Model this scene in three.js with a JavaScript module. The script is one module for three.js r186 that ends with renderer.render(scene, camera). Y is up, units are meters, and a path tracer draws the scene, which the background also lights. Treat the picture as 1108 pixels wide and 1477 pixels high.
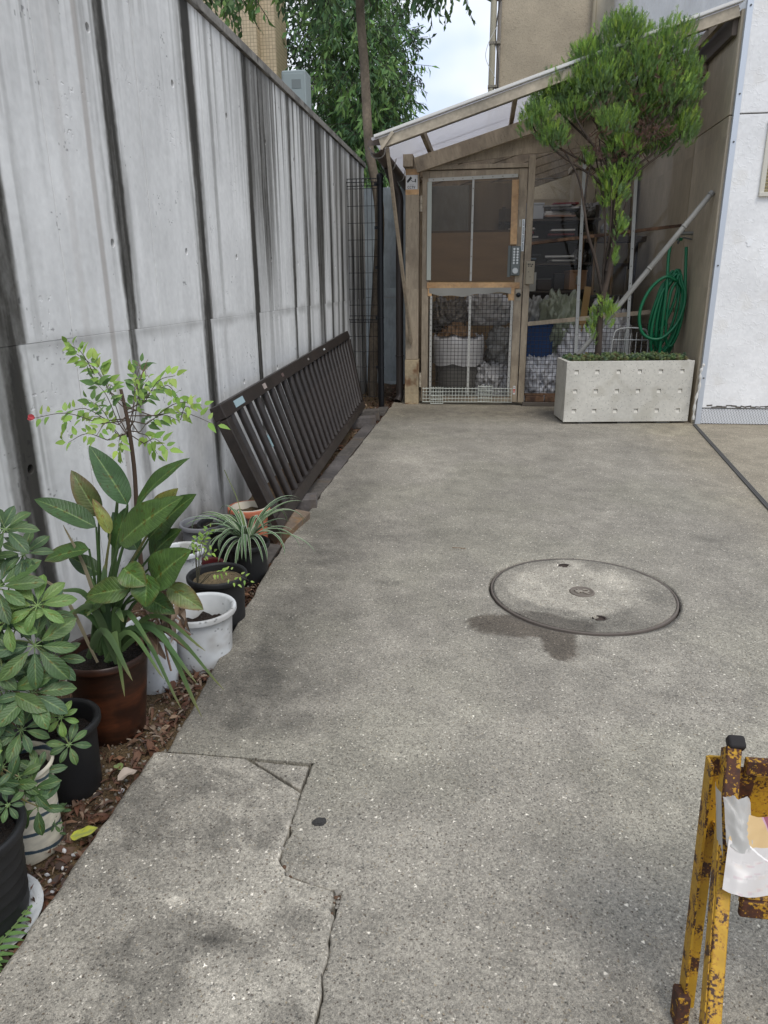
import * as THREE from 'three';
import { RoundedBoxGeometry } from 'three/addons/geometries/RoundedBoxGeometry.js';
import { mergeGeometries, mergeVertices } from 'three/addons/utils/BufferGeometryUtils.js';

// ------------------------------------------------------------------ camera, sky, sun, exposure
const scene = new THREE.Scene();
const camera = new THREE.PerspectiveCamera(71.27, 0.75, 0.02, 400);
camera.position.set(0, 1.05, 0);
camera.up.set(-0.033, 0.952, -0.304);
camera.lookAt(-0.130, 1.05 - 0.305, -0.943);
camera.updateMatrixWorld();
const renderer = new THREE.WebGLRenderer({ antialias: true });
renderer.toneMapping = THREE.LinearToneMapping;
renderer.toneMappingExposure = 1.4;
renderer.shadowMap.enabled = true;

function mulberry(a) { return () => { a |= 0; a = a + 0x6D2B79F5 | 0; let t = Math.imul(a ^ a >>> 15, 1 | a); t = t + Math.imul(t ^ t >>> 7, 61 | t) ^ t; return ((t ^ t >>> 14) >>> 0) / 4294967296; }; }
let stream = mulberry(20240711); const rnd = () => stream(), reseed = n => { stream = mulberry(n); };
const rr = (a, b) => a + (b - a) * rnd();
const pick = a => a[Math.floor(rnd() * a.length)];
const clamp = (x, a = 0, b = 1) => x < a ? a : x > b ? b : x;
const smooth = (a, b, x) => { const t = clamp((x - a) / (b - a)); return t * t * (3 - 2 * t); };
const lerp = (a, b, t) => a + (b - a) * t;
const V = (x, y, z) => new THREE.Vector3(x, y, z);
const NT = new Float32Array(65536); { const r = mulberry(77); for (let i = 0; i < 65536; i++) NT[i] = r(); }
function vn(x, y, per = 256, seed = 0) {            // value noise, repeats every `per` cells
  const xi = Math.floor(x), yi = Math.floor(y); let fx = x - xi, fy = y - yi;
  fx = fx * fx * (3 - 2 * fx); fy = fy * fy * (3 - 2 * fy);
  let x0 = xi % per, y0 = yi % per; if (x0 < 0) x0 += per; if (y0 < 0) y0 += per;
  const x1 = x0 + 1 === per ? 0 : x0 + 1, y1 = y0 + 1 === per ? 0 : y0 + 1, q = seed * 9176, p0 = y0 * 1531 + q, p1 = y1 * 1531 + q;
  const a = NT[((x0 * 73 + p0) ^ (y0 << 4)) & 65535], b = NT[((x1 * 73 + p0) ^ (y0 << 4)) & 65535], c = NT[((x0 * 73 + p1) ^ (y1 << 4)) & 65535], d = NT[((x1 * 73 + p1) ^ (y1 << 4)) & 65535];
  return a + (b - a) * fx + (c - a) * fy + (a - b - c + d) * fx * fy;
}
function fbm(x, y, oct = 4, seed = 0) { let s = 0, a = 0.5, n = 0; for (let i = 0; i < oct; i++) { s += a * vn(x, y, 256, seed + i); n += a; a *= 0.5; x *= 2.03; y *= 2.03; } return s / n; }
function fbmT(x, y, per, oct = 4, seed = 0) { let s = 0, a = 0.5, n = 0; for (let i = 0; i < oct; i++) { s += a * vn(x, y, per, seed + i); n += a; a *= 0.5; x *= 2; y *= 2; per *= 2; } return s / n; }

{ // thin bright cloud with pale blue showing through
  const w = 1024, h = 512, d = new Float32Array(w * h * 4);
  for (let j = 0; j < h; j++) for (let i = 0; i < w; i++) {
    const th = (j + 0.5) / h * Math.PI - Math.PI / 2, ph = (i + 0.5) / w * Math.PI * 2;
    const x = Math.cos(th) * Math.cos(ph), y = Math.sin(th), z = Math.cos(th) * Math.sin(ph);
    const yy = Math.max(y, -0.05), k = 1 / (yy + 0.32);
    const c = smooth(0.28, 0.66, 0.5 * fbm(x * k * 2.1 + 20, z * k * 2.1 + 40, 6, 3) + 0.5 * fbm(x * k * 5 + 9, z * k * 5 + 3, 5, 8));
    let r = lerp(0.46, 0.79, c), g = lerp(0.57, 0.82, c), b = lerp(0.78, 0.88, c);
    if (y < 0) { const f = smooth(0, -0.1, y); r = lerp(r, 0.30, f); g = lerp(g, 0.29, f); b = lerp(b, 0.28, f); }
    const o = (j * w + i) * 4; d[o] = r; d[o + 1] = g; d[o + 2] = b; d[o + 3] = 1;
  }
  const t = new THREE.DataTexture(d, w, h, THREE.RGBAFormat, THREE.FloatType);
  t.mapping = THREE.EquirectangularReflectionMapping; t.magFilter = THREE.LinearFilter; t.minFilter = THREE.LinearFilter; t.wrapS = THREE.RepeatWrapping; t.needsUpdate = true;
  scene.background = t; scene.environment = t;
}
const sun = new THREE.DirectionalLight(new THREE.Color(1, 0.96, 0.9), 1.2);
sun.position.set(4.5, 13, 5); sun.target.position.set(0, 0, -3); scene.add(sun, sun.target);
sun.castShadow = true; sun.shadow.radius = 45; sun.shadow.mapSize.set(2048, 2048);
Object.assign(sun.shadow.camera, { left: -10, right: 10, top: 10, bottom: -10, near: 0.5, far: 40 });

// ------------------------------------------------------------------ helpers
const taken = {};
function numbered(n) { if (taken[n] === undefined) { taken[n] = 0; return n; } taken[n]++; return n + '_' + String(taken[n]).padStart(3, '0'); }
function tag(o, label, category, group, kind) { if (label) o.userData.label = label; if (category) o.userData.category = category; if (group) o.userData.group = group; if (kind) o.userData.kind = kind; return o; }
function thing(name, label, category, pos = [0, 0, 0], group, kind) { const o = new THREE.Group(); o.name = numbered(name); o.position.set(...pos); scene.add(o); return tag(o, label, category, group, kind); }
function part(parent, name, geo, mat, label) { const m = new THREE.Mesh(Array.isArray(geo) ? merge(geo) : geo, mat); m.name = name; m.castShadow = m.receiveShadow = true; parent.add(m); if (label) m.userData.label = label; return m; }
function solo(name, geo, mat, label, category, group, kind) { const m = new THREE.Mesh(Array.isArray(geo) ? merge(geo) : geo, mat); m.name = numbered(name); m.castShadow = m.receiveShadow = true; scene.add(m); return tag(m, label, category, group, kind); }
function merge(list) {
  list = list.map(g => { g = g.index ? g.toNonIndexed() : g; const o = new THREE.BufferGeometry(); const n = g.attributes.position.count;
    o.setAttribute('position', g.attributes.position); if (!g.attributes.normal) g.computeVertexNormals(); o.setAttribute('normal', g.attributes.normal);
    o.setAttribute('uv', g.attributes.uv || new THREE.BufferAttribute(new Float32Array(n * 2), 2));
    if (g.attributes.color) o.setAttribute('color', g.attributes.color); return o; });
  if (list.some(g => g.attributes.color)) for (const g of list) if (!g.attributes.color) g.setAttribute('color', new THREE.BufferAttribute(new Float32Array(g.attributes.position.count * 3).fill(1), 3));
  return list.length === 1 ? list[0] : mergeGeometries(list);
}
function boxUV(g, ox = 0, oy = 0) {                  // uv in metres from position, by the way a face points
  g = g.index ? g.toNonIndexed() : g; g.computeBoundingBox();
  const p = g.attributes.position, n = g.attributes.normal, uv = new Float32Array(p.count * 2);
  for (let i = 0; i < p.count; i += 3) {
    let ax = 0, ay = 0, az = 0; for (let k = 0; k < 3; k++) { ax += Math.abs(n.getX(i + k)); ay += Math.abs(n.getY(i + k)); az += Math.abs(n.getZ(i + k)); }
    for (let k = 0; k < 3; k++) { const j = i + k, x = p.getX(j), y = p.getY(j), z = p.getZ(j);
      if (ax >= ay && ax >= az) { uv[j * 2] = z + ox; uv[j * 2 + 1] = y + oy; } else if (ay >= az) { uv[j * 2] = x + ox; uv[j * 2 + 1] = z + oy; } else { uv[j * 2] = x + ox; uv[j * 2 + 1] = y + oy; } }
  }
  g.setAttribute('uv', new THREE.BufferAttribute(uv, 2)); return g;
}
function box(x, y, z, w, h, d, r = 0) { const g = r > 0 ? new RoundedBoxGeometry(w, h, d, 1, r) : new THREE.BoxGeometry(w, h, d); g.translate(x, y, z); return boxUV(g); }
function span(x0, x1, y0, y1, z0, z1, r = 0) { return box((x0 + x1) / 2, (y0 + y1) / 2, (z0 + z1) / 2, Math.abs(x1 - x0), Math.abs(y1 - y0), Math.abs(z1 - z0), r); }
// a bar from a to b: w across (horizontal side), h along `up`
function bar(a, b, w, h, up = V(0, 1, 0), r = 0.002) {
  a = a.isVector3 ? a : V(...a); b = b.isVector3 ? b : V(...b);
  const d = b.clone().sub(a), L = d.length(); d.normalize();
  let s = new THREE.Vector3().crossVectors(d, up); if (s.length() < 1e-4) s.set(1, 0, 0); s.normalize();
  const u = new THREE.Vector3().crossVectors(s, d).normalize();
  let g = r > 0 ? new RoundedBoxGeometry(w, h, L, 1, Math.min(r, w * 0.45, h * 0.45)) : new THREE.BoxGeometry(w, h, L);
  g = boxUV(g, rnd() * 3, rnd() * 3);
  g.applyMatrix4(new THREE.Matrix4().makeBasis(s, u, d.clone().negate()).setPosition(a.clone().add(b).multiplyScalar(0.5)));
  return g;
}
function sweep(pts, rad, seg = 8, cap = true) {      // round tube through points, radius a number, list or function
  pts = pts.map(p => p.isVector3 ? p : V(...p)); const n = pts.length, pos = [], uv = [], idx = []; let T = [], N = null, len = 0;
  for (let i = 0; i < n; i++) T.push(pts[Math.min(i + 1, n - 1)].clone().sub(pts[Math.max(i - 1, 0)]).normalize());
  N = Math.abs(T[0].y) < 0.9 ? V(0, 1, 0) : V(1, 0, 0);
  for (let i = 0; i < n; i++) {
    if (i) len += pts[i].distanceTo(pts[i - 1]);
    N.sub(T[i].clone().multiplyScalar(N.dot(T[i]))).normalize(); const B = new THREE.Vector3().crossVectors(T[i], N);
    const r = typeof rad === 'function' ? rad(i / (n - 1)) : Array.isArray(rad) ? rad[i] : rad;
    for (let k = 0; k <= seg; k++) { const a = k / seg * Math.PI * 2; const p = pts[i].clone().addScaledVector(N, Math.cos(a) * r).addScaledVector(B, Math.sin(a) * r); pos.push(p.x, p.y, p.z); uv.push(k / seg * 6.28 * r, len); }
  }
  for (let i = 0; i < n - 1; i++) for (let k = 0; k < seg; k++) { const a = i * (seg + 1) + k, b = a + seg + 1; idx.push(a, a + 1, b, b, a + 1, b + 1); }
  if (cap) for (const e of [0, n - 1]) { const c = pos.length / 3; pos.push(pts[e].x, pts[e].y, pts[e].z); uv.push(0, 0); for (let k = 0; k < seg; k++) { const a = e * (seg + 1) + k; e ? idx.push(c, a, a + 1) : idx.push(c, a + 1, a); } }
  const g = new THREE.BufferGeometry(); g.setAttribute('position', new THREE.Float32BufferAttribute(pos, 3)); g.setAttribute('uv', new THREE.Float32BufferAttribute(uv, 2)); g.setIndex(idx); g.computeVertexNormals(); return g;
}
function curve(pts, n = 16, closed = false) { return new THREE.CatmullRomCurve3(pts.map(p => p.isVector3 ? p : V(...p)), closed, 'centripetal').getPoints(n); }
const rod = (a, b, r, seg = 6) => sweep([a, b], r, seg);
function lathe(profile, seg = 40) { return new THREE.LatheGeometry(profile.map(p => new THREE.Vector2(p[0], p[1])), seg); }
function at(g, x, y, z, ry = 0, rx = 0, rz = 0) { return g.applyMatrix4(new THREE.Matrix4().compose(V(x, y, z), new THREE.Quaternion().setFromEuler(new THREE.Euler(rx, ry, rz, 'YXZ')), V(1, 1, 1))); }

// textures ---------------------------------------------------------
function tex(w, h, fn, { srgb = false, repeat = [1, 1], wrap = true } = {}) { // fn(i, j) -> [r,g,b] 0..255 ; row 0 is v = 0
  const d = new Uint8Array(w * h * 4);
  for (let j = 0; j < h; j++) for (let i = 0; i < w; i++) { const c = fn(i, j), o = (j * w + i) * 4; d[o] = clamp(c[0], 0, 255); d[o + 1] = clamp(c[1], 0, 255); d[o + 2] = clamp(c[2], 0, 255); d[o + 3] = 255; }
  const t = new THREE.DataTexture(d, w, h, THREE.RGBAFormat); t.magFilter = THREE.LinearFilter; t.minFilter = THREE.LinearMipmapLinearFilter; t.generateMipmaps = true;
  t.wrapS = t.wrapT = wrap ? THREE.RepeatWrapping : THREE.ClampToEdgeWrapping; if (srgb) t.colorSpace = THREE.SRGBColorSpace; t.repeat.set(...repeat); t.needsUpdate = true; return t;
}
function canvasTex(w, h, draw) { const c = document.createElement('canvas'); c.width = w; c.height = h; draw(c.getContext('2d'), w, h); const t = new THREE.CanvasTexture(c); t.colorSpace = THREE.SRGBColorSpace; return t; }
const M = (color, roughness = 0.8, o = {}) => new THREE.MeshStandardMaterial({ color, roughness, side: THREE.DoubleSide, ...o });
const MP = (color, roughness = 0.8, o = {}) => new THREE.MeshPhysicalMaterial({ color, roughness, side: THREE.DoubleSide, ...o });

// painted and weathered surfaces: fine mottling, uv in metres
function mottle(base, amp, { scale = 8, fine = 60, seed = 1, tint = [0, 0, 0], tintAmt = 0, size = 256, speck = 0, streak = 1 } = {}) {
  const r = mulberry(seed * 31 + 5);
  return tex(size, size, (i, j) => {
    const u = i / size, v = j / size;
    const a = fbmT(u * scale, v * scale / streak, scale, 4, seed) - 0.5, b = fbmT(u * fine, v * Math.max(1, Math.round(fine / streak)), fine, 2, seed + 7) - 0.5;
    const k = 1 + amp * (a * 1.6 + b * 0.8), t = tintAmt * smooth(0.55, 0.75, fbmT(u * scale * 2, v * scale * 2, scale * 2, 4, seed + 20));
    const s = speck && r() < speck ? 0.6 : 1;
    return [0, 1, 2].map(c => lerp(base[c] * k, tint[c], t) * s);
  }, { srgb: true });
}
const bumpFine = tex(512, 512, (i, j) => { const v = 255 * (0.6 * fbmT(i / 512 * 16, j / 512 * 16, 16, 4, 61) + 0.4 * fbmT(i / 512 * 90, j / 512 * 90, 90, 2, 66)); return [v, v, v]; });

// ------------------------------------------------------------------ ground and paving
{ const g = new THREE.PlaneGeometry(300, 300); g.rotateX(-Math.PI / 2); g.translate(0, -0.085, -40);
  solo('ground', g, M('#5c5346', 0.95), 'bare brown earth around the paved yard', 'ground', null, 'structure'); }

// concrete with exposed aggregate: one tile is 2 m, 1 mm to the pixel
const AG = 2048, agH = new Float32Array(AG * AG), agC = new Float32Array(AG * AG * 3);
{
  const r = mulberry(9);
  for (let j = 0; j < AG; j++) for (let i = 0; i < AG; i++) {
    const k = j * AG + i, u = i / AG, v = j / AG, a = fbmT(u * 24, v * 24, 24, 3, 2), b = vn(u * 512, v * 512, 512, 5), c = r();
    const val = 0.80 + 0.16 * (a - 0.5) + 0.20 * (b - 0.5) + 0.34 * (c - 0.5);
    agC[k * 3] = val * 1.0; agC[k * 3 + 1] = val * 0.985; agC[k * 3 + 2] = val * 0.95; agH[k] = 0.35 + 0.25 * (b - 0.5) + 0.12 * (c - 0.5);
  }
  const stone = (cx, cy, rad, col, hgt) => {
    const e = 0.6 + 0.4 * r(), an = r() * 3.14, ca = Math.cos(an), sa = Math.sin(an), R = Math.ceil(rad), ph = r() * 6, am = 0.12 + 0.3 * r();
    for (let y = -R; y <= R; y++) for (let x = -R; x <= R; x++) {
      const p = (x * ca + y * sa), q = (-x * sa + y * ca) / e, f = Math.hypot(p, q) / (rad * (1 - am + am * Math.cos(3 * Math.atan2(q, p) + ph)));
      if (f > 1) continue;
      const k = ((cy + y + AG) % AG) * AG + (cx + x + AG) % AG, w = smooth(1, 0.6, f);
      for (let c = 0; c < 3; c++) agC[k * 3 + c] = lerp(agC[k * 3 + c], col[c], w); agH[k] = Math.max(agH[k], 0.35 + hgt * (1 - f * f));
    }
  };
  const tone = (c, k) => [c[0] * k, c[1] * k, c[2] * k];
  const pal = [[0.93, 0.92, 0.88], [0.62, 0.60, 0.57], [0.44, 0.42, 0.40], [0.80, 0.75, 0.66], [0.56, 0.57, 0.56], [0.70, 0.70, 0.68], [1.05, 1.03, 1.0], [0.50, 0.45, 0.40]];
  for (let n = 0; n < 90000; n++) stone(Math.floor(r() * AG), Math.floor(r() * AG), 1.3 + 2.6 * r() * r(), tone(pal[Math.floor(r() * 8)], 0.85 + 0.3 * r()), 0.35 * r() + 0.1);
  for (let n = 0; n < 7500; n++) { const cl = vn(n * 0.37, 5); stone(Math.floor(r() * AG), Math.floor(r() * AG), 1.6 + 4.4 * r() * r() + cl * 0.4, tone([1.40, 1.385, 1.35], 0.72 + 0.28 * r()), 0.5); }
  for (let n = 0; n < 3000; n++) stone(Math.floor(r() * AG), Math.floor(r() * AG), 1.1 + 1.6 * r(), [0.40, 0.39, 0.37], -0.2);
}
const agMap = tex(AG, AG, (i, j) => { const k = (j * AG + i) * 3; return [agC[k] * 177, agC[k + 1] * 172, agC[k + 2] * 164]; }, { srgb: true, repeat: [0.5, 0.5] });
const agBump = tex(AG, AG, (i, j) => { const v = agH[j * AG + i] * 255; return [v, v, v]; }, { repeat: [0.5, 0.5] });
const pavingMat = M('#ffffff', 0.9, { map: agMap, bumpMap: agBump, bumpScale: 0.004, vertexColors: true });

// stains in the paving (algae, spilt water, scuffed pale patches), by place
const blobs = [ // x, z, radius x, radius z, gain
  [-0.62, -2.0, 0.22, 0.5, -0.30], [-0.68, -3.2, 0.16, 0.9, -0.26], [-0.6, -1.62, 0.25, 0.2, -0.28], [-0.35, -3.0, 0.3, 0.25, -0.16], [0.3, -3.55, 0.5, 0.16, -0.10],
  [-0.1, -1.5, 0.3, 0.15, 0.12], [-0.2, -1.75, 0.25, 0.2, 0.08], [0.35, -1.5, 0.3, 0.2, 0.05], [-0.05, -1.02, 0.12, 0.08, 0.10],
  [-0.45, -4.4, 0.2, 0.5, 0.22], [0.2, -4.6, 0.7, 0.25, 0.10], [0.3, -6.1, 1.0, 0.35, -0.30], [-0.55, -6.0, 0.3, 0.5, -0.22], [0.5, -5.2, 0.4, 0.18, -0.12], [1.0, -3.0, 0.14, 0.10, -0.25], [0.95, -4.2, 0.5, 0.2, 0.08],
  [-0.18, -2.35, 0.09, 0.05, -0.18], [-0.32, -2.42, 0.06, 0.035, -0.22], [0.75, -1.5, 0.4, 0.5, 0.03], [1.8, -4.5, 0.5, 1.5, 0.0], [0.75, -5.0, 0.3, 0.2, 0.10], [1.1, -1.9, 0.3, 0.2, 0.07], [-0.15, -1.42, 0.12, 0.05, 0.10], [-0.02, -1.58, 0.3, 0.06, 0.09], [0.25, -1.25, 0.35, 0.10, 0.08], [-0.5, -1.5, 0.3, 0.05, -0.16], [-0.3, -2.9, 0.4, 0.08, -0.12], [-0.62, -2.6, 0.2, 0.3, -0.16], [-0.7, -4.6, 0.1, 1.2, -0.14], [0.2, -5.4, 0.5, 0.1, 0.12], [-0.2, -3.9, 0.2, 0.4, 0.10], [1.2, -5.2, 0.3, 0.2, 0.08], [0.7, -3.15, 0.3, 0.08, 0.07], [0.1, -3.3, 0.15, 0.08, -0.1],
];
function stainAt(x, z) {
  const big = fbm(x * 0.7 + 30, z * 0.7 + 30, 3, 11), fn = fbm(x * 46 + 9, z * 46 + 90, 3, 23), md = fbm(x * 5 + 9, z * 3.2 + 90, 5, 17);
  let k = 1 + 0.12 * (big - 0.5) + 0.26 * (fn - 0.5) + 0.07 * (md - 0.5);
  k -= 0.13 * smooth(0.57, 0.66, md * 0.8 + fn * 0.2); k += 0.10 * smooth(0.60, 0.68, 0.8 * fbm(x * 3.1 + 41, z * 2.1 + 13, 5, 14) + 0.2 * fn);
  const wx = x + 0.16 * (fbm(x * 6, z * 6 + 50, 4, 31) - 0.5), wz = z + 0.16 * (fbm(x * 6 + 50, z * 6, 4, 37) - 0.5);
  for (const b of blobs) { const d = ((wx - b[0]) / b[2]) ** 2 + ((wz - b[1]) / b[3]) ** 2; if (d < 4) k += 1.15 * b[4] * Math.exp(-d * 1.2) * (0.5 + 1.0 * fbm(x * 22, z * 22, 4, 41)); }
  let r = k, g = k, b = k * 0.985;
  // brown tinge over by the building and the shed
  const br = smooth(0.9, 1.5, x + 0.25 * (fbm(x * 3, z * 3, 3, 44) - 0.5)) * smooth(-2.2, -3.6, z) + 0.8 * smooth(-5.4, -6.1, z) * (0.5 + fbm(x * 4, z * 4, 3, 45));
  r *= 1 + 0.05 * br; b *= 1 - 0.09 * br;
  const gr = smooth(0.45, 0.7, fbm(x * 2.2 + 70, z * 2.2, 4, 51)); r *= 1 - 0.01 * gr; b *= 1 - 0.025 * gr;
  // spilt water by the manhole
  const q = 0.035 * (fbm(x * 22, z * 22, 3, 61) - 0.5);
  const w1 = ((x - 0.165) / 0.175) ** 2 + ((z + 2.115) / 0.078) ** 2, w2 = ((x - 0.262) / 0.052) ** 2 + ((z + 2.005) / 0.10) ** 2, w3 = ((x - 0.05) / 0.07) ** 2 + ((z + 2.11) / 0.06) ** 2;
  const wet = smooth(1.15, 0.93, Math.min(w1, w2, w3) + q * 16); r *= lerp(1, 0.44, wet); g *= lerp(1, 0.405, wet); b *= lerp(1, 0.38, wet);
  return [r, g, b];
}
function slabStain(x, z) {                           // the separate slab in the foreground has paler, blotchier concrete
  let k = 1.05 + 0.30 * (fbm(x * 4 + 30, z * 4 + 10, 5, 71) - 0.5) + 0.45 * (fbm(x * 34, z * 34, 3, 75) - 0.5);
  const sp = [[-0.42, -1.22, 0.07, 0.07, -0.3], [-0.46, -1.12, 0.1, 0.05, -0.25], [-0.3, -0.93, 0.045, 0.04, -0.32], [-0.38, -0.86, 0.06, 0.04, -0.3], [-0.46, -0.87, 0.09, 0.04, -0.25], [-0.33, -0.8, 0.09, 0.06, 0.34], [-0.37, -1.0, 0.05, 0.1, 0.26], [-0.3, -0.98, 0.05, 0.03, 0.3], [-0.28, -0.88, 0.04, 0.06, 0.2], [-0.57, -0.82, 0.06, 0.05, -0.25], [-0.6, -1.2, 0.15, 0.12, -0.05], [-0.45, -0.95, 0.1, 0.06, 0.12]];
  const wx = x + 0.07 * (fbm(x * 12, z * 12 + 50, 4, 31) - 0.5), wz = z + 0.07 * (fbm(x * 12 + 50, z * 12, 4, 37) - 0.5);
  for (const b of sp) { const d = ((wx - b[0]) / b[2]) ** 2 + ((wz - b[1]) / b[3]) ** 2; if (d < 4) k += b[4] * smooth(1.5, 0.35, d + 0.9 * (fbm(x * 34, z * 34, 4, 42) - 0.5)) * (0.55 + 0.5 * fbm(x * 80, z * 80, 2, 43)); }
  const fn = fbm(x * 60 + 3, z * 60, 3, 78); k -= 0.27 * smooth(0.50, 0.57, 0.75 * fbm(x * 6 + 3, z * 6 + 8, 5, 76) + 0.25 * fn); k += 0.34 * smooth(0.51, 0.60, 0.7 * fbm(x * 5 + 23, z * 5 + 38, 5, 77) + 0.3 * fn);
  k += 0.45 * smooth(0.08, 0.0, Math.abs(x - plot(crackEdge, z)) + 0.06 * fbm(x * 24, z * 24, 3, 79)) * smooth(-1.22, -1.0, z);
  const w = Math.min(((x + 0.515) / 0.022) ** 2 + ((z + 0.945) / 0.012) ** 2, ((x + 0.492) / 0.008) ** 2 + ((z + 0.952) / 0.008) ** 2) + 2.4 * (fbm(x * 90, z * 90, 3, 5) - 0.5);
  k += 0.75 * smooth(1.2, 0.5, w);
  return [k, k, k * 0.985];
}
class Sheet {                                        // grid patches that share one surface
  constructor(stain) { this.s = stain; this.pos = []; this.uv = []; this.col = []; this.idx = []; }
  v(x, y, z) { this.pos.push(x, y, z); this.uv.push(x, z + y * 0.7); this.col.push(...this.s(x, z)); return this.pos.length / 3 - 1; }
  grid(rows) { const w = rows[0].length; const id = rows.map(r => r.map(p => this.v(...p))); for (let j = 0; j + 1 < rows.length; j++) for (let i = 0; i + 1 < w; i++) { const a = id[j][i], b = id[j][i + 1], c = id[j + 1][i], d = id[j + 1][i + 1]; this.idx.push(a, c, b, b, c, d); } }
  build() { const g = new THREE.BufferGeometry(); g.setAttribute('position', new THREE.Float32BufferAttribute(this.pos, 3)); g.setAttribute('uv', new THREE.Float32BufferAttribute(this.uv, 2)); g.setAttribute('color', new THREE.Float32BufferAttribute(this.col, 3)); g.setIndex(this.idx); g.computeVertexNormals(); return g; }
}
const relief = (x, z) => 0.006 * (fbm(x * 2.5 + 4, z * 2.5 + 4, 3, 81) - 0.5) + 0.0016 * (fbm(x * 30, z * 30, 2, 83) - 0.5);
const MHX = 0.376, MHZ = -2.40, MHR = 0.3255;
const plot = (pts, z) => { for (let i = 1; i < pts.length; i++) { const [z0, x0] = pts[i - 1], [z1, x1] = pts[i]; if (z <= z0 && z >= z1) return lerp(x0, x1, (z - z0) / (z1 - z0)); } return pts[z > pts[0][0] ? 0 : pts.length - 1][1]; };
const farEdge = [[-1.35, -0.705], [-1.39, -0.711], [-2.0, -0.765], [-2.71, -0.812], [-4.0, -0.818], [-6.2, -0.803], [-7.6, -0.80]];
const crackEdge = [[0.9, -0.205], [-0.5, -0.2], [-0.757, -0.216], [-0.80, -0.214], [-0.84, -0.222], [-0.87, -0.219], [-0.922, -0.226], [-0.973, -0.223], [-1.0035, -0.226], [-1.006, -0.252], [-1.022, -0.318], [-1.04, -0.339], [-1.061, -0.355], [-1.14, -0.357], [-1.254, -0.360], [-1.346, -0.357]];
{
  const S = new Sheet(stainAt), X1 = 4.2, step = 0.016, zs = [];
  for (let z = -1.352; z > -3.2; z -= 0.0145) zs.push(z); for (let z = -3.2; z > -7.6; z -= 0.03) zs.push(z); zs.push(-7.6);
  const xs = []; for (let x = -0.68; x < 1.9; x += step) xs.push(x); for (let x = 1.9; x < X1; x += 0.05) xs.push(x);
  const near = (a, v) => a.reduce((b, x, i) => Math.abs(x - v) < Math.abs(a[b] - v) ? i : b, 0);
  const i0 = near(xs, MHX - 0.41), i1 = near(xs, MHX + 0.41), j0 = near(zs, MHZ + 0.41), j1 = near(zs, MHZ - 0.41);
  const wob = z => 0.010 * (vn(z * 9, 1) - 0.5) + 0.005 * (vn(z * 40, 2) - 0.5);
  const edgeRow = (e, z, to) => [[e, -0.085, z], [e, -0.008, z], [e + 0.002, -0.002, z], [e + 0.007, relief(e, z), z], [e + (to - e) * 0.4, relief(e + 0.03, z), z]];
  const rowF = z => { const e = plot(farEdge, z) + wob(z); const r = edgeRow(e, z, -0.68); r.push(...xs.map(x => [x, relief(x, z), z])); return r; };
  const all = zs.map(rowF), k = 5, cut = (a, b, c, d) => S.grid(all.slice(a, b + 1).map(r => r.slice(c, d + 1)));
  const W = all[0].length - 1;
  cut(0, j0, 0, W); cut(j1, zs.length - 1, 0, W); cut(j0, j1, 0, i0 + k); cut(j0, j1, i1 + k, W);
  // the square round the manhole, with its round opening
  const ring = []; for (let i = i0; i <= i1; i++) ring.push([xs[i], zs[j0]]); for (let j = j0 + 1; j <= j1; j++) ring.push([xs[i1], zs[j]]); for (let i = i1 - 1; i >= i0; i--) ring.push([xs[i], zs[j1]]); for (let j = j1 - 1; j >= j0; j--) ring.push([xs[i0], zs[j]]);
  const rows = []; for (let t = 0; t <= 10; t++) rows.push(ring.map(([x, z]) => { const a = Math.atan2(z - MHZ, x - MHX), rw = MHR + 0.002 * vn(a * 12 + 40, 3), q = t / 9; const X = lerp(x, MHX + Math.cos(a) * rw, Math.min(q, 1)), Z = lerp(z, MHZ + Math.sin(a) * rw, Math.min(q, 1)); return [X, t === 10 ? -0.05 : t === 9 ? -0.004 : relief(X, Z), Z]; }));
  S.grid(rows);
  // near part, to the right of the crack
  const zn = []; for (let z = 0.9; z > -0.5; z -= 0.05) zn.push(z); for (let z = -0.5; z > -1.352; z -= 0.0125) zn.push(z); zn.push(-1.352);
  const xn = xs.filter(x => x > -0.165);
  S.grid(zn.map(z => { const e = plot(crackEdge, z) - 0.0006 + 0.002 * (vn(z * 60, 9) - 0.5) + 0.0025 * vn(z * 13, 8) + 0.003 * (vn(z * 170, 3) - 0.5) + 0.007 * smooth(0.72, 0.9, vn(z * 31, 6)); const r = edgeRow(e, z, xn[0]); r.push(...xn.map(x => [x, relief(x, z), z])); return r; }));
  // the joint face of the far part behind the near slab
  S.grid([0, 1, 2].map(q => { const r = []; for (let x = -0.70; x <= -0.352; x += 0.01) r.push([x, q === 0 ? relief(x, -1.352) : q === 1 ? -0.003 : -0.085, q === 0 ? -1.3535 : -1.352]); return r; }));
  solo('concrete_paving', S.build(), pavingMat, 'weathered exposed aggregate concrete paving of the yard', 'paving', null, 'structure');
}
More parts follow.
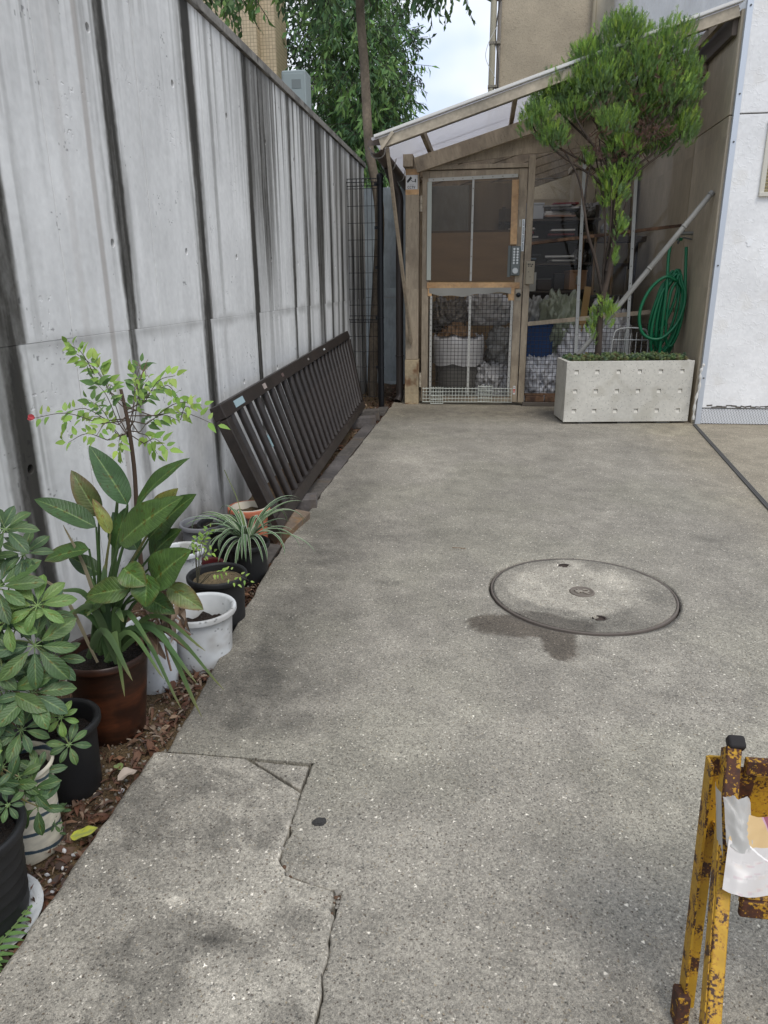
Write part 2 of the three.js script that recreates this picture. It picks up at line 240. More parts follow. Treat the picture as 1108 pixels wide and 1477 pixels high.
{ // the lower left slab, with its broken corner pieces
  const S = new Sheet(slabStain), zs = []; for (let z = 0.9; z > -0.5; z -= 0.05) zs.push(z); for (let z = -0.5; z > -1.345; z -= 0.0125) zs.push(z); zs.push(-1.345);
  const brk = z => { const d = clamp((z + 1.346) / -0.001, -1, 1); // diagonal break: from (-0.50,-1.348) to (-0.359,-1.254)
    if (z < -1.254) return lerp(-0.359, -0.505, clamp((-1.254 - z) / 0.092)); return 9; };
  S.grid(zs.map(z => { let e = plot(crackEdge, z) - 0.0002 - 0.002 * (vn(z * 50, 19) - 0.5) - 0.003 * (vn(z * 160, 13) - 0.5); if (z < -0.955 && z > -1.035) e -= 0.010; e = Math.min(e, brk(z) - 0.004 - 0.005 * vn(z * 70, 4)); const L = -0.742 + 0.006 * (vn(z * 30, 5) - 0.5);
    const y = x => 0.002 + relief(x, z), r = [[L, -0.085, z], [L, -0.012, z], [L + 0.004, -0.002, z], [L + 0.013, y(L), z]];
    for (let i = 1; i <= 26; i++) { const x = lerp(L + 0.013, e - 0.005, i / 26); r.push([x, y(x), z]); } r.push([e - 0.0015, -0.001, z], [e, -0.006, z], [e, -0.085, z]); return r; }));
  S.grid([0, 1, 2].map(q => { const r = []; for (let x = -0.74; x <= -0.50; x += 0.01) r.push([x, q === 0 ? relief(x, -1.345) : q === 1 ? -0.003 : -0.085, q === 0 ? -1.345 : -1.347]); return r; }));
  const slab = solo('concrete_slab', S.build(), pavingMat, 'pale blotchy concrete slab with a cracked edge and broken corner', 'paving', null, 'structure');
  const piece = (pts, y, name) => { // loose broken chips
    const P = new Sheet(slabStain), c = pts.reduce((a, p) => [a[0] + p[0] / pts.length, a[1] + p[1] / pts.length], [0, 0]); const rim = []; pts.forEach((p, i) => { const q = pts[(i + 1) % pts.length]; for (let t = 0; t < 5; t++) rim.push([lerp(p[0], q[0], t / 5) + 0.0015 * (rnd() - 0.5), lerp(p[1], q[1], t / 5) + 0.0015 * (rnd() - 0.5)]); }); rim.push(rim[0]);
    P.grid([0, 0.5, 0.95, 1, 1].map((t, k) => rim.map(p => [lerp(c[0], p[0], t), k === 4 ? -0.08 : k === 3 ? y - 0.004 : y + relief(p[0], p[1]) * 0.5, lerp(c[1], p[1], t)])));
    part(slab, name, P.build(), pavingMat); };
  piece([[-0.493, -1.342], [-0.363, -1.340], [-0.364, -1.264]], 0.0, 'broken_piece');
  piece([[-0.262, -0.998], [-0.232, -0.998], [-0.229, -0.975], [-0.248, -0.979]], -0.003, 'broken_piece');
  piece([[-0.30, -1.003], [-0.268, -0.998], [-0.254, -0.983], [-0.272, -0.987]], -0.012, 'broken_piece');
  const crumbA = M("#8b857b", 0.95), crumbB = M("#5b4534", 0.95);
  for (let k = 0; k < 46; k++) { const z = k < 30 ? rr(-1.05, -0.97) : rr(-1.3, -0.7), x = plot(crackEdge, z) + rr(-0.007, 0.004), g = new THREE.DodecahedronGeometry(rr(0.0018, 0.0055), 0); g.scale(1, 0.6, 1.2); at(g, x, rr(-0.010, 0.001), z, rr(0, 3)); part(slab, "crumb", boxUV(g), k % 3 ? crumbA : crumbB); }
  piece([[-0.342, -1.03], [-0.325, -1.02], [-0.318, -1.004], [-0.338, -1.012]], -0.016, 'broken_piece');
}
{ // dirt at the bottom of the crack
  const g = span(-0.42, -0.19, -0.08, -0.034, -1.36, 0.9);
  solo('crack_soil', g, M('#4a3527', 1, { bumpMap: bumpFine, bumpScale: 0.01 }), 'dark brown dirt lying in the paving crack', 'soil', null, 'structure'); }
{ // rubber joint strip beside the building
  const t = thing('joint_strip', 'dark grey ribbed joint strip crossing the paving from the building corner', 'joint strip', [0, 0, 0], null, 'structure');
  const a = V(1.615, 0.003, -5.66), b = V(0.96, 0.003, 0.6), m = M('#5f5d5a', 0.75);
  part(t, 'strip', bar(a, b, 0.024, 0.006, V(0, 1, 0), 0.001), m);
  for (const s of [-0.009, 0, 0.009]) part(t, 'rib', bar(a.clone().add(V(s, 0.004, 0)), b.clone().add(V(s, 0.004, 0)), 0.004, 0.004, V(0, 1, 0), 0), m); }

// manhole -----------------------------------------------------------
{
  const t = thing('manhole_cover', 'round concrete filled manhole cover with an iron rim and a centre emblem', 'manhole', [MHX, 0, MHZ]);
  const iron = M('#6b625a', 0.75, { metalness: 0.1, bumpMap: bumpFine, bumpScale: 0.001 });
  part(t, 'frame_ring', lathe([[0.3252, -0.05], [0.3252, -0.010], [0.3232, -0.010], [0.323, -0.05]], 96), iron);
  const S = new Sheet((x, z) => { const r = Math.hypot(x, z), a = Math.atan2(z, x), n = fbm(x * 14 + 8, z * 14 + 8, 4, 91);
    let k = 1.0 + 0.5 * (fbm(x * 8 + 3, z * 8, 4, 92) - 0.5); const worn = smooth(0.19, 0.26, r + 0.12 * (n - 0.5) + 0.05 * Math.sin(a * 1 + 0.6)); k = lerp(k * 1.38, k * 0.86, worn) * (1 + 0.35 * (fbm(x * 60, z * 60, 2, 4) - 0.5));
    const q = Math.min(((x + 0.19) / 0.15) ** 2 + ((z - 0.27) / 0.085) ** 2, ((x + 0.09) / 0.10) ** 2 + ((z - 0.285) / 0.06) ** 2) + 1.0 * (n - 0.5); const wet = smooth(1.2, 0.8, q), dry = smooth(1.3, 0.9, ((x - 0.05) / 0.2) ** 2 + ((z - 0.265) / 0.055) ** 2 + (n - 0.5)) * (1 - wet);
    k *= lerp(1, 0.5, wet) * lerp(1, 0.86, dry); return [k, k * lerp(1, 0.97, wet), k * lerp(0.98, 0.94, wet)]; });
  const rows = []; for (let i = 0; i <= 34; i++) { const r = i / 33 * 0.313; rows.push([...Array(97)].map((_, k) => { const a = -k / 96 * Math.PI * 2; const rr2 = i === 34 ? 0.3135 : r; const x = Math.cos(a) * rr2, z = Math.sin(a) * rr2; let y = 0.001 + 0.003 * (fbm(x * 20, z * 20, 2, 7) - 0.5);
    for (const [hx, hz] of [[-0.035, -0.245], [0.03, 0.205]]) if (Math.hypot(x - hx, (z - hz) * 1.3) < 0.018) y = -0.02; if (r < 0.043) y = -0.004; return [x, i === 34 ? -0.04 : y, z]; })); }
  S.grid(rows); const cv = part(t, 'cover', S.build(), pavingMat);
  part(t, 'rim', lathe([[0.314, -0.05], [0.314, 0.0005], [0.3155, 0.0018], [0.320, 0.0015], [0.3215, -0.001], [0.322, -0.05]], 96), iron);
  for (const [hx, hz] of [[-0.035, -0.245], [0.03, 0.205]]) part(t, 'lifting_hole', at(lathe([[0.019, 0.0], [0.023, 0.0012], [0.020, -0.005], [0.018, -0.008], [0, -0.008]], 24).scale(1, 1, 0.75), hx, 0.0005, hz), M('#4a403a', 0.9));
  const em = part(t, 'emblem', lathe([[0, 0.0], [0.034, 0.0], [0.036, 0.004], [0.041, 0.0045], [0.044, 0.001], [0.044, -0.008]], 40), M('#6f665c', 0.75));
  const st = (pts, r = 0.0026) => part(em, 'stroke', sweep(curve(pts.map(p => [p[0], 0.002, p[1]]), 12), r, 6), M('#9a9184', 0.7));
  st([[-0.024, -0.012], [-0.02, 0.004], [-0.012, 0.014]]); st([[-0.014, -0.02], [-0.008, -0.004], [-0.002, 0.008]]); st([[-0.022, -0.002], [-0.01, -0.006], [0.002, -0.008]]); st([[-0.018, 0.008], [-0.006, 0.002], [0.004, 0.0]]);
  st([[0.004, -0.016], [0.016, -0.016], [0.024, -0.008], [0.018, 0.004], [0.004, 0.004]]); st([[0.004, 0.004], [0.012, 0.012], [0.022, 0.018]]);
}

// ------------------------------------------------------------------ the concrete wall on the left
const WX = -1.19, SEAM = 0.602, S1 = -2.006, ZEND = -7.45, WTOP = 2.105, WJ = 0.905;
const wallLen = 8.6, wallZ0 = 1.1;                   // texture spans z from 1.1 to -7.5
const streaks = [ // z, half width, strength, lowest y, lean
  [-0.9, 0.05, 0.9, -1], [-1.18, 0.03, 0.4, 0.5], [-1.71, 0.055, 0.95, -1], [-1.655, 0.03, 0.5, -1], [-2.385, 0.034, 1.0, 0.55], [-3.085, 0.042, 1.0, 0.1], [-3.30, 0.02, 0.25, 0.9], [-3.81, 0.03, 1.0, 0.1], [-3.90, 0.12, 0.55, 1.15], [-4.06, 0.05, 0.75, 0.9], [-4.17, 0.05, 0.65, 1.1], [-4.27, 0.03, 0.6, 1.2], [-4.62, 0.035, 0.85, 0.3], [-4.97, 0.04, 0.7, 0.2], [-5.08, 0.03, 0.4, 1.0],
  [-5.40, 0.10, 0.9, 0.6], [-5.47, 0.05, 0.7, 0.1], [-5.78, 0.04, 0.75, 0.2], [-6.02, 0.04, 0.5, 0.4], [-6.22, 0.05, 0.7, 0.3], [-6.45, 0.06, 0.4, 0.5], [-6.72, 0.06, 0.75, 0.1], [-6.95, 0.06, 0.5, 0.3], [-7.2, 0.08, 0.7, 0.1],
];
const TW = 2048, TH = 768, yLo = -0.1, yHi = 2.2;
const streakRow = streaks.map(([sz, hw, str, low]) => [...Array(TH)].map((_, j) => { const y = yLo + j / TH * (yHi - yLo);
  return [0.014 * (fbm(y * 1.3 + sz * 7, sz, 3, 231) - 0.5) + 0.006 * (fbm(y * 14, sz * 3, 2, 233) - 0.5), hw * (0.55 + 0.95 * fbm(y * 1.4 + 4, sz * 5, 3, 237)) * (y < WJ ? 0.8 : 1), low < -0.5 ? 1 : smooth(low - 0.15, low + 0.55, y) * 0.62 + 0.38 * smooth(low - 0.9, low, y)]; }));
const wallMap = tex(TW, TH, (i, j) => {
  const z = wallZ0 - i / TW * wallLen, y = yLo + j / TH * (yHi - yLo), s = -z;
  let k = 0.97 + 0.16 * (fbm(s * 2.2, y * 2.2, 4, 201) - 0.5) + 0.10 * (fbm(s * 26, y * 5, 3, 205) - 0.5) + 0.06 * (fbm(s * 60, y * 60, 2, 209) - 0.5);
  const panel = Math.floor((z - S1) / SEAM); k *= 0.985 + 0.03 * vn(panel * 3.7, 2);
  let r = 217 * k, g = 217 * k, b = 215 * k;
  // thin runs washed down from the coping
  const run = fbm(s * 34, y * 0.45 + 7, 3, 221), reach = 0.25 + 1.1 * vn(s * 9, 4, 256, 225) * vn(s * 2.3, 8, 256, 226), far = smooth(3.3, 4.2, s);
  let d = smooth(0.52, 0.75, run) * smooth(2.1 - reach * (1 + 0.9 * far), 2.12, y) * (0.32 + 0.35 * far);
  const run2 = smooth(0.55, 0.8, fbm(s * 60, y * 0.8, 3, 229)) * smooth(1.3, 2.1, y) * (0.22 + 0.35 * far); d = Math.max(d, run2);
  // stained bands below the coping joints
  for (let q = 0; q < streaks.length; q++) {
    const [sz, hw, str] = streaks[q]; if (Math.abs(z - sz) > hw * 3.6 + 0.02) continue;
    const [w0, wdt, fade] = streakRow[q][j], off = Math.abs(z - sz + w0 + 0.008 * (fbm(s * 90, y * 40, 2, 235) - 0.5) - (y < WJ ? 0.014 : 0));
    const e = smooth(wdt * 1.35, wdt * 0.6, off) * (0.9 + 0.2 * fbm(s * 60, y * 3, 2, 238)) + 0.5 * smooth(wdt * 3.0, wdt * 0.8, off) * smooth(0.35, 0.7, fbm(s * 40, y * 1.6, 3, 239));
    d = Math.max(d, e * str * fade * (0.82 + 0.3 * (fbm(s * 70, y * 18, 3, 241) - 0.5) + 0.14 * (fbm(s * 200, y * 120, 2, 243) - 0.5)));
  }
  // dirt that crept up from the soil, and off the joint
  d = Math.max(d, 0.55 * smooth(0.30, 0.0, y + 0.35 * (fbm(s * 5, y * 4, 4, 245) - 0.5)) * fbm(s * 12, y * 6, 3, 247) * 1.4);
  d = Math.max(d, 0.22 * smooth(0.05, 0.0, Math.abs(y - WJ + 0.012) + 0.03 * (fbm(s * 8, 3, 3, 249) - 0.2)) * (0.4 + fbm(s * 14, 2, 2, 251)));
  // tan run beside the first seam
  const tn = smooth(0.022, 0.008, Math.abs(z + 2.235 + 0.008 * (vn(y * 3, 5) - 0.5))) * 0.5 + smooth(0.03, 0.01, Math.abs(z + 2.085)) * 0.14; r = lerp(r, 150, tn); g = lerp(g, 142, tn); b = lerp(b, 135, tn);
  const dr = 38 + 22 * fbm(s * 30, y * 6, 2, 253); r = lerp(r, dr, clamp(d)); g = lerp(g, dr * 0.96, clamp(d)); b = lerp(b, dr * 0.87, clamp(d));
  // small blow holes
  const p = vn(s * 120, y * 120, 256, 261) * vn(s * 14 + 3, y * 14, 256, 263); if (p > 0.80) { r *= 0.72; g *= 0.72; b *= 0.72; }
  return [r, g, b];
}, { srgb: true, wrap: false });
const wallBump = tex(1024, 1024, (i, j) => { const u = i / 1024, v = j / 1024; const p = vn(u * 160, v * 160, 160, 303) * vn(u * 12, v * 12, 12, 305); const k = 150 + 60 * (fbmT(u * 10, v * 10, 10, 4, 301) - 0.5) + 30 * (fbmT(u * 110, v * 110, 110, 2, 307) - 0.5) - (p > 0.78 ? 80 : 0); return [k, k, k]; }, { repeat: [6, 1.6] });
const wallMat = M('#ffffff', 0.82, { map: wallMap, bumpMap: wallBump, bumpScale: 0.004 });
{
  const t = thing('concrete_wall', 'tall grey concrete wall streaked with dark stains along the planting strip', 'wall', [0, 0, 0]);
  const holeR = 0.0135;
  const panel = (za, zb, ya, yb, holes) => {         // a form panel: slightly sunk edges, tie holes left by the formwork
    const g0 = 0.0030, s = new THREE.Shape(); const h0 = 0.0013; s.moveTo(-za + g0, ya + h0); s.lineTo(-zb - g0, ya + h0); s.lineTo(-zb - g0, yb - h0); s.lineTo(-za + g0, yb - h0); s.closePath();
    for (const [hz, hy] of holes) { const h = new THREE.Path(); h.absellipse(-hz, hy, holeR, holeR * 1.05, 0, Math.PI * 2, true); s.holes.push(h); }
    let g = new THREE.ExtrudeGeometry(s, { depth: 0.03, bevelEnabled: true, bevelSize: 0.0012, bevelThickness: 0.0014, bevelSegments: 1, curveSegments: 9 });
    g = g.index ? g.toNonIndexed() : g;
    g.rotateY(Math.PI / 2);                            // shape x -> -z, depth -> +x
    g.translate(WX - 0.03 - 0.0014 + (rnd() - 0.5) * 0.0012, 0, 0); g.computeVertexNormals();
    const p = g.attributes.position, uv = new Float32Array(p.count * 2); for (let i = 0; i < p.count; i++) { uv[i * 2] = (wallZ0 - p.getZ(i)) / wallLen; uv[i * 2 + 1] = (p.getY(i) - yLo) / (yHi - yLo); }
    g.setAttribute('uv', new THREE.BufferAttribute(uv, 2)); part(t, 'panel', g, wallMat);
  };
  for (let k = -5; k <= 8; k++) {
    const za = S1 - k * SEAM, zb = Math.max(za - SEAM, ZEND); if (za <= ZEND + 0.02) break;
    const hz = za - SEAM / 2 - 0.005, hs = hz > zb + 0.03; const j = () => rr(-0.006, 0.006);
    panel(za, zb, WJ, WTOP, hs ? [[hz + j(), 1.775 + j()], [hz + j(), 1.18 + j()]] : []);
    panel(za, zb, -0.1, WJ, hs ? [[hz + j(), 0.58 + j()]] : []);
  }
  const core = boxUV(new THREE.BoxGeometry(0.15, 2.2, 6.9 + 1.1 + 0.55)); core.translate(WX - 0.03 - 0.0755, 1.0, (ZEND + 1.1) / 2);
  part(t, 'core', core, M('#7d7b77', 0.9));
  const cap = M('#8b8986', 0.85, { map: mottle([225, 222, 216], 0.35, { seed: 4, scale: 6, tint: [90, 84, 76], tintAmt: 0.6 }), bumpMap: bumpFine, bumpScale: 0.002 });
  for (let z = 1.0; z > ZEND - 0.1; z -= 0.9) part(t, 'coping', span(WX - 0.20, WX + 0.016, WTOP + 0.001, WTOP + 0.042, z, Math.max(z - 0.897, ZEND - 0.02), 0.004), cap);
}
{ // a second wall closing the strip behind the mesh
  const t = thing('concrete_wall', 'short grey concrete return wall behind the black mesh fence', 'wall', [0, 0, 0]);
  const m = M('#9aa0a2', 0.85, { map: mottle([235, 235, 232], 0.16, { seed: 9, scale: 4, streak: 3, tint: [190, 188, 182], tintAmt: 0.4 }), bumpMap: wallBump, bumpScale: 0.003 });
  part(t, 'panel', span(-1.34, -0.80, -0.1, 0.9, -8.2, -8.05, 0.004), m); part(t, 'panel', span(-1.34, -0.80, 0.904, 2.0, -8.2, -8.05, 0.004), m);
  part(t, 'panel', span(-0.796, -0.2, -0.1, 0.9, -8.2, -8.05, 0.004), m); part(t, 'panel', span(-0.796, -0.2, 0.904, 2.0, -8.2, -8.05, 0.004), m);
}
// soil of the planting strip
const soilY = (x, z) => -0.042 + 0.022 * (fbm(x * 6 + 40, z * 6 + 40, 4, 401) - 0.5) + 0.008 * (fbm(x * 50, z * 50, 2, 403) - 0.5) + 0.02 * smooth(-0.95, -1.2, x);
{
  const S = new Sheet((x, z) => { const n = fbm(x * 9 + 5, z * 9, 4, 411), w = fbm(x * 60, z * 60, 2, 413); const k = 0.75 + 0.6 * n * w; const sandy = smooth(0.42, 0.62, fbm(x * 5, z * 5 + 30, 3, 415)); return [k * lerp(0.62, 1.0, sandy), k * lerp(0.50, 0.90, sandy), k * lerp(0.40, 0.72, sandy)]; });
  const rows = []; for (let z = 0.6; z > -8.1; z -= z > -3 ? 0.02 : 0.04) { const r = []; for (let x = WX + 0.0; x < -0.688; x += 0.02) r.push([x, soilY(x, z), z]); rows.push(r); }
  S.grid(rows);
  solo('planting_strip', S.build(), M('#b9a890', 0.95, { map: agMap, bumpMap: agBump, bumpScale: 0.012, vertexColors: true }), 'bare brown soil of the strip between wall and paving', 'soil', null, 'structure');
}

// ------------------------------------------------------------------ buildings
const plasterBump = tex(1024, 1024, (i, j) => { const u = i / 1024, v = j / 1024; const a = fbmT(u * 9, v * 9, 9, 5, 501), b = fbmT(u * 40 + 3 * a, v * 40, 40, 3, 505), r = Math.abs(fbmT(u * 18, v * 18, 18, 4, 509) - 0.5); const k = 90 + 110 * a + 60 * b + 60 * smooth(0.05, 0, r); return [k, k, k]; });
{
  const t = thing('white_building', 'white rough plastered building with a brown panelled side wall', 'building', [0, 0, 0]);
  const pl = M('#ffffff', 0.8, { map: mottle([234, 233, 231], 0.07, { seed: 12, scale: 4, tint: [218, 214, 206], tintAmt: 0.4 }), bumpMap: plasterBump, bumpScale: 0.0035 });
  const Z0 = -5.70;
  part(t, 'wall', span(1.665, 4.2, 0.125, 2.118, Z0 - 0.2, Z0 - 0.004, 0.004), pl, 'lower plaster wall');
  part(t, 'wall', span(1.665, 4.2, 2.126, 5.0, Z0 - 0.2, Z0 - 0.002, 0.004), pl, 'upper plaster wall');
  part(t, 'wall_core', span(1.67, 4.2, 0.1, 5.0, Z0 - 7.0, Z0 - 0.21), pl);
  part(t, 'roof', span(1.60, 4.3, 5.001, 5.1, Z0 - 7.0, Z0 + 0.05, 0.01), M('#8b8d90', 0.7));
  const alu = M('#c9ced4', 0.42, { metalness: 0.55 });
  const tr = part(t, 'corner_trim', [span(1.628, 1.668, 0, 5.0, Z0 - 0.03, Z0 + 0.006, 0.003)], alu);
  for (const y of [0.35, 1.15, 1.95, 2.24, 2.75]) part(tr, 'screw', at(new THREE.CylinderGeometry(0.006, 0.006, 0.006, 10), 1.65, y, Z0 + 0.008, 0, Math.PI / 2), M('#555555', 0.6));
  // perforated white base plate
  const dots = tex(256, 256, (i, j) => { const u = (i / 32), v = (j / 32); const du = (u % 1) - 0.5, dv = ((v + 0.5 * (Math.floor(u) % 2)) % 1) - 0.5; const h = Math.hypot(du, dv) < 0.30; return h ? [60, 60, 62] : [222, 223, 224]; }, { srgb: true, repeat: [11, 11] });
  part(t, 'base_plate', span(1.668, 4.2, 0.004, 0.118, Z0 - 0.1, Z0 - 0.012), M('#ffffff', 0.5, { map: dots }), 'perforated white metal base plate');
  part(t, 'crack_dirt', (() => { const s = []; for (let i = 0; i < 16; i++) s.push(bar([1.7 + i * 0.035, 0.135 + rr(-0.004, 0.012), Z0 - 0.003], [1.74 + i * 0.035, 0.135 + rr(-0.004, 0.012), Z0 - 0.003], 0.004, rr(0.004, 0.012), V(0, 1, 0), 0)); return s; })(), M('#57524a', 0.95));
  // torn paper patch and window edge
  { const s = new THREE.Shape([[-0.02, 0.02], [0.0, 0.026], [0.018, 0.022], [0.03, 0.008], [0.022, 0.0], [0.014, -0.02], [-0.004, -0.026], [-0.016, -0.016], [-0.012, -0.004], [-0.024, 0.006]].map(p => new THREE.Vector2(...p))); const g = new THREE.ExtrudeGeometry(s, { depth: 0.0015, bevelEnabled: false }); part(t, 'patch', at(g, 1.845, 1.30, Z0 - 0.002), M('#f0f0ef', 0.7), 'torn white patch'); }
  const win = part(t, 'window', [span(1.86, 1.892, 1.62, 2.06, Z0 - 0.05, Z0 + 0.012, 0.003), span(1.86, 2.7, 1.60, 1.628, Z0 - 0.05, Z0 + 0.02, 0.003), span(1.86, 2.7, 2.045, 2.075, Z0 - 0.05, Z0 + 0.012, 0.003)], M('#c9c4b6', 0.6));
  for (let y = 1.64; y < 2.04; y += 0.022) part(win, 'slat', bar([1.893, y, Z0], [2.7, y, Z0], 0.014, 0.014, V(0, 1, 0.5), 0), M('#a59872', 0.7));
  // brown side wall panels
  const bp = M('#ffffff', 0.62, { map: mottle([186, 172, 149], 0.16, { seed: 15, scale: 3, streak: 4, tint: [166, 152, 131], tintAmt: 0.5 }) });
  part(t, 'side_panel', span(1.612, 1.664, 0.0, 2.118, -6.56, Z0 - 0.034, 0.003), bp); part(t, 'side_panel', span(1.612, 1.664, 2.124, 2.745, -6.58, Z0 - 0.034, 0.003), bp);
  part(t, 'side_panel', span(1.616, 1.664, 0.0, 2.73, -11.6, -6.585, 0.003), bp);
  part(t, 'sealant', sweep(curve([[1.63, 0.46, -5.66], [1.612, 0.4, -5.655], [1.618, 0.3, -5.66], [1.598, 0.17, -5.65], [1.60, 0.04, -5.655]], 24), i => 0.008 + 0.004 * Math.sin(i * 40), 8), M('#cfccc5', 0.7));
}
{ // beige building behind the shed
  const t = thing('beige_building', 'tall beige stuccoed building rising behind the shed roof', 'building', [0, 0, 0]);
  const st = M('#ffffff', 0.9, { map: mottle([176, 163, 141], 0.10, { seed: 18, scale: 4, fine: 90, speck: 0.02 }), bumpMap: plasterBump, bumpScale: 0.006 });
  part(t, 'wall', span(0.10, 1.40, 0, 9, -16, -12, 0.01), st);
  const side = M('#ffffff', 0.85, { map: mottle([196, 188, 170], 0.06, { seed: 19 }) });
  part(t, 'pilaster', span(1.405, 1.74, 0, 9, -15.9, -12.1, 0.01), side);
  for (const [x, r, c] of [[-0.01, 0.045, '#b0a892'], [0.07, 0.02, '#7d756b'], [1.385, 0.03, '#a89d86']]) part(t, 'pipe', rod([x, 0, -11.93], [x, 9, -11.93], r, 12), M(c, 0.6));
  for (let y = 3.2; y < 6; y += 0.55) part(t, 'pipe_bracket', span(-0.06, 0.10, y, y + 0.03, -11.99, -11.88), M('#8d8678', 0.6));
  part(t, 'cable', sweep(curve([[0.05, 6, -11.8], [0.09, 5, -11.82], [0.03, 4.4, -11.8], [0.08, 4.0, -11.8], [0.06, 3, -11.8]], 30), 0.008, 6), M('#3b3835', 0.7));
  part(t, 'cable', sweep(curve([[0.05, 4.5, -11.8], [-0.08, 4.25, -11.78], [-0.1, 4.1, -11.78], [0.04, 3.85, -11.8]], 24), 0.004, 6), M('#c9c7c2', 0.7));
}
{ const t = thing('pale_building', 'pale blue grey building wall with a downpipe behind the shed', 'building', [0, 0, 0]);
  const m = M('#ffffff', 0.7, { map: mottle([176, 182, 190], 0.06, { seed: 22, scale: 3 }) });
  for (let k = 0; k < 4; k++) part(t, 'panel', span(1.76 + k * 0.75, 1.76 + k * 0.75 + 0.744, 0, 9, -14, -12.5, 0.006), m);
  part(t, 'downpipe', rod([2.02, 0, -12.44], [2.02, 9, -12.44], 0.05, 12), M('#a7a295', 0.6));
  part(t, 'cable', sweep(curve([[2.9, 5.4, -12.4], [2.6, 5.0, -12.4], [2.3, 4.5, -12.4], [2.05, 4.3, -12.4]], 20), 0.008, 6), M('#4a4a4a', 0.7));
}
{ // tiled building beyond the wall
  const t = thing('tiled_building', 'beige finely tiled building corner beyond the concrete wall', 'building', [0, 0, 0]);
  const tl = tex(512, 512, (i, j) => { const u = (i / 512 * 20), v = (j / 512 * 20); const e = Math.min(u % 1, v % 1); const n = vn(Math.floor(u) * 3.1, Math.floor(v) * 2.7, 256, 3); const k = (e < 0.12 ? 0.72 : 0.92 + 0.12 * n); return [198 * k, 180 * k, 148 * k]; }, { srgb: true, repeat: [1.4, 1.4] });
  part(t, 'wall', span(-5, -2.42, 0, 8, -9.5, -9.0, 0.01), M('#ffffff', 0.7, { map: tl }));
  part(t, 'pilaster', span(-2.80, -2.60, 0, 8, -8.99, -8.88, 0.01), M('#ffffff', 0.7, { map: tl }));
  part(t, 'parapet', span(-5.05, -2.38, 8, 8.2, -9.55, -8.95, 0.01), M('#b0a58c', 0.8));
}
{ const t = thing('utility_box', 'grey metal cabinet on a post behind the concrete wall', 'cabinet', [-1.46, -0.08, -6.0]);
  const m = M('#8f9a9a', 0.55);
  part(t, 'cabinet', span(-0.10, 0.085, 2.30, 2.645, -0.09, 0.09, 0.012), m); part(t, 'post', rod([0, 0, 0], [0, 2.31, 0], 0.03, 10), m); part(t, 'door', span(-0.085, 0.07, 2.33, 2.62, 0.088, 0.098, 0.003), m); part(t, 'label', span(-0.02, 0.05, 2.52, 2.58, 0.096, 0.1), M('#747c7c', 0.6)); }

// ------------------------------------------------------------------ the lean-to shed
const roofY = x => 2.315 + 0.298 * x;
const wood = M('#ffffff', 0.72, { map: mottle([150, 136, 116], 0.26, { seed: 31, scale: 4, streak: 5, fine: 100, tint: [122, 108, 91], tintAmt: 0.5, speck: 0.004 }), bumpMap: bumpFine, bumpScale: 0.0015 });
const woodLight = M('#ffffff', 0.7, { map: mottle([165, 154, 135], 0.22, { seed: 33, scale: 4, tint: [134, 122, 104], tintAmt: 0.5 }), bumpMap: bumpFine, bumpScale: 0.001 });
const rusty = M('#ffffff', 0.85, { map: mottle([104, 78, 58], 0.6, { seed: 35, scale: 10, tint: [62, 44, 36], tintAmt: 0.8 }), bumpMap: bumpFine, bumpScale: 0.002 });
const stripMat = M('#adaba3', 0.6), wireDark = M('#2b2624', 0.7), wireWhite = M('#c9ccc0', 0.5);
function perforated(w, h, n, along = 'y', t = 0.003) {   // flat strip with a row of holes, centre at origin
  const s = new THREE.Shape(); s.moveTo(-w / 2, -h / 2); s.lineTo(w / 2, -h / 2); s.lineTo(w / 2, h / 2); s.lineTo(-w / 2, h / 2); s.closePath();
  for (let i = 0; i < n; i++) { const p = new THREE.Path(), q = (i + 0.5) / n - 0.5; p.absarc(along === 'y' ? 0 : q * w, along === 'y' ? q * h : 0, 0.0045, 0, Math.PI * 2, true); s.holes.push(p); }
  return new THREE.ExtrudeGeometry(s, { depth: t, bevelEnabled: false, curveSegments: 4 });
}
function wireMesh(x0, x1, y0, y1, z, dx, dy, r, jitter = 0) {
  const L = []; const nx = Math.round((x1 - x0) / dx), ny = Math.round((y1 - y0) / dy);
  for (let i = 0; i <= nx; i++) { const x = lerp(x0, x1, i / nx) + rr(-jitter, jitter); L.push(rod([x, y0, z], [x + rr(-jitter, jitter), y1, z], r, 4)); }
  for (let j = 0; j <= ny; j++) { const y = lerp(y0, y1, j / ny) + rr(-jitter, jitter); L.push(rod([x0, y, z + r * 1.6], [x1, y + rr(-jitter, jitter), z + r * 1.6], r, 4)); }
  return merge(L);
}
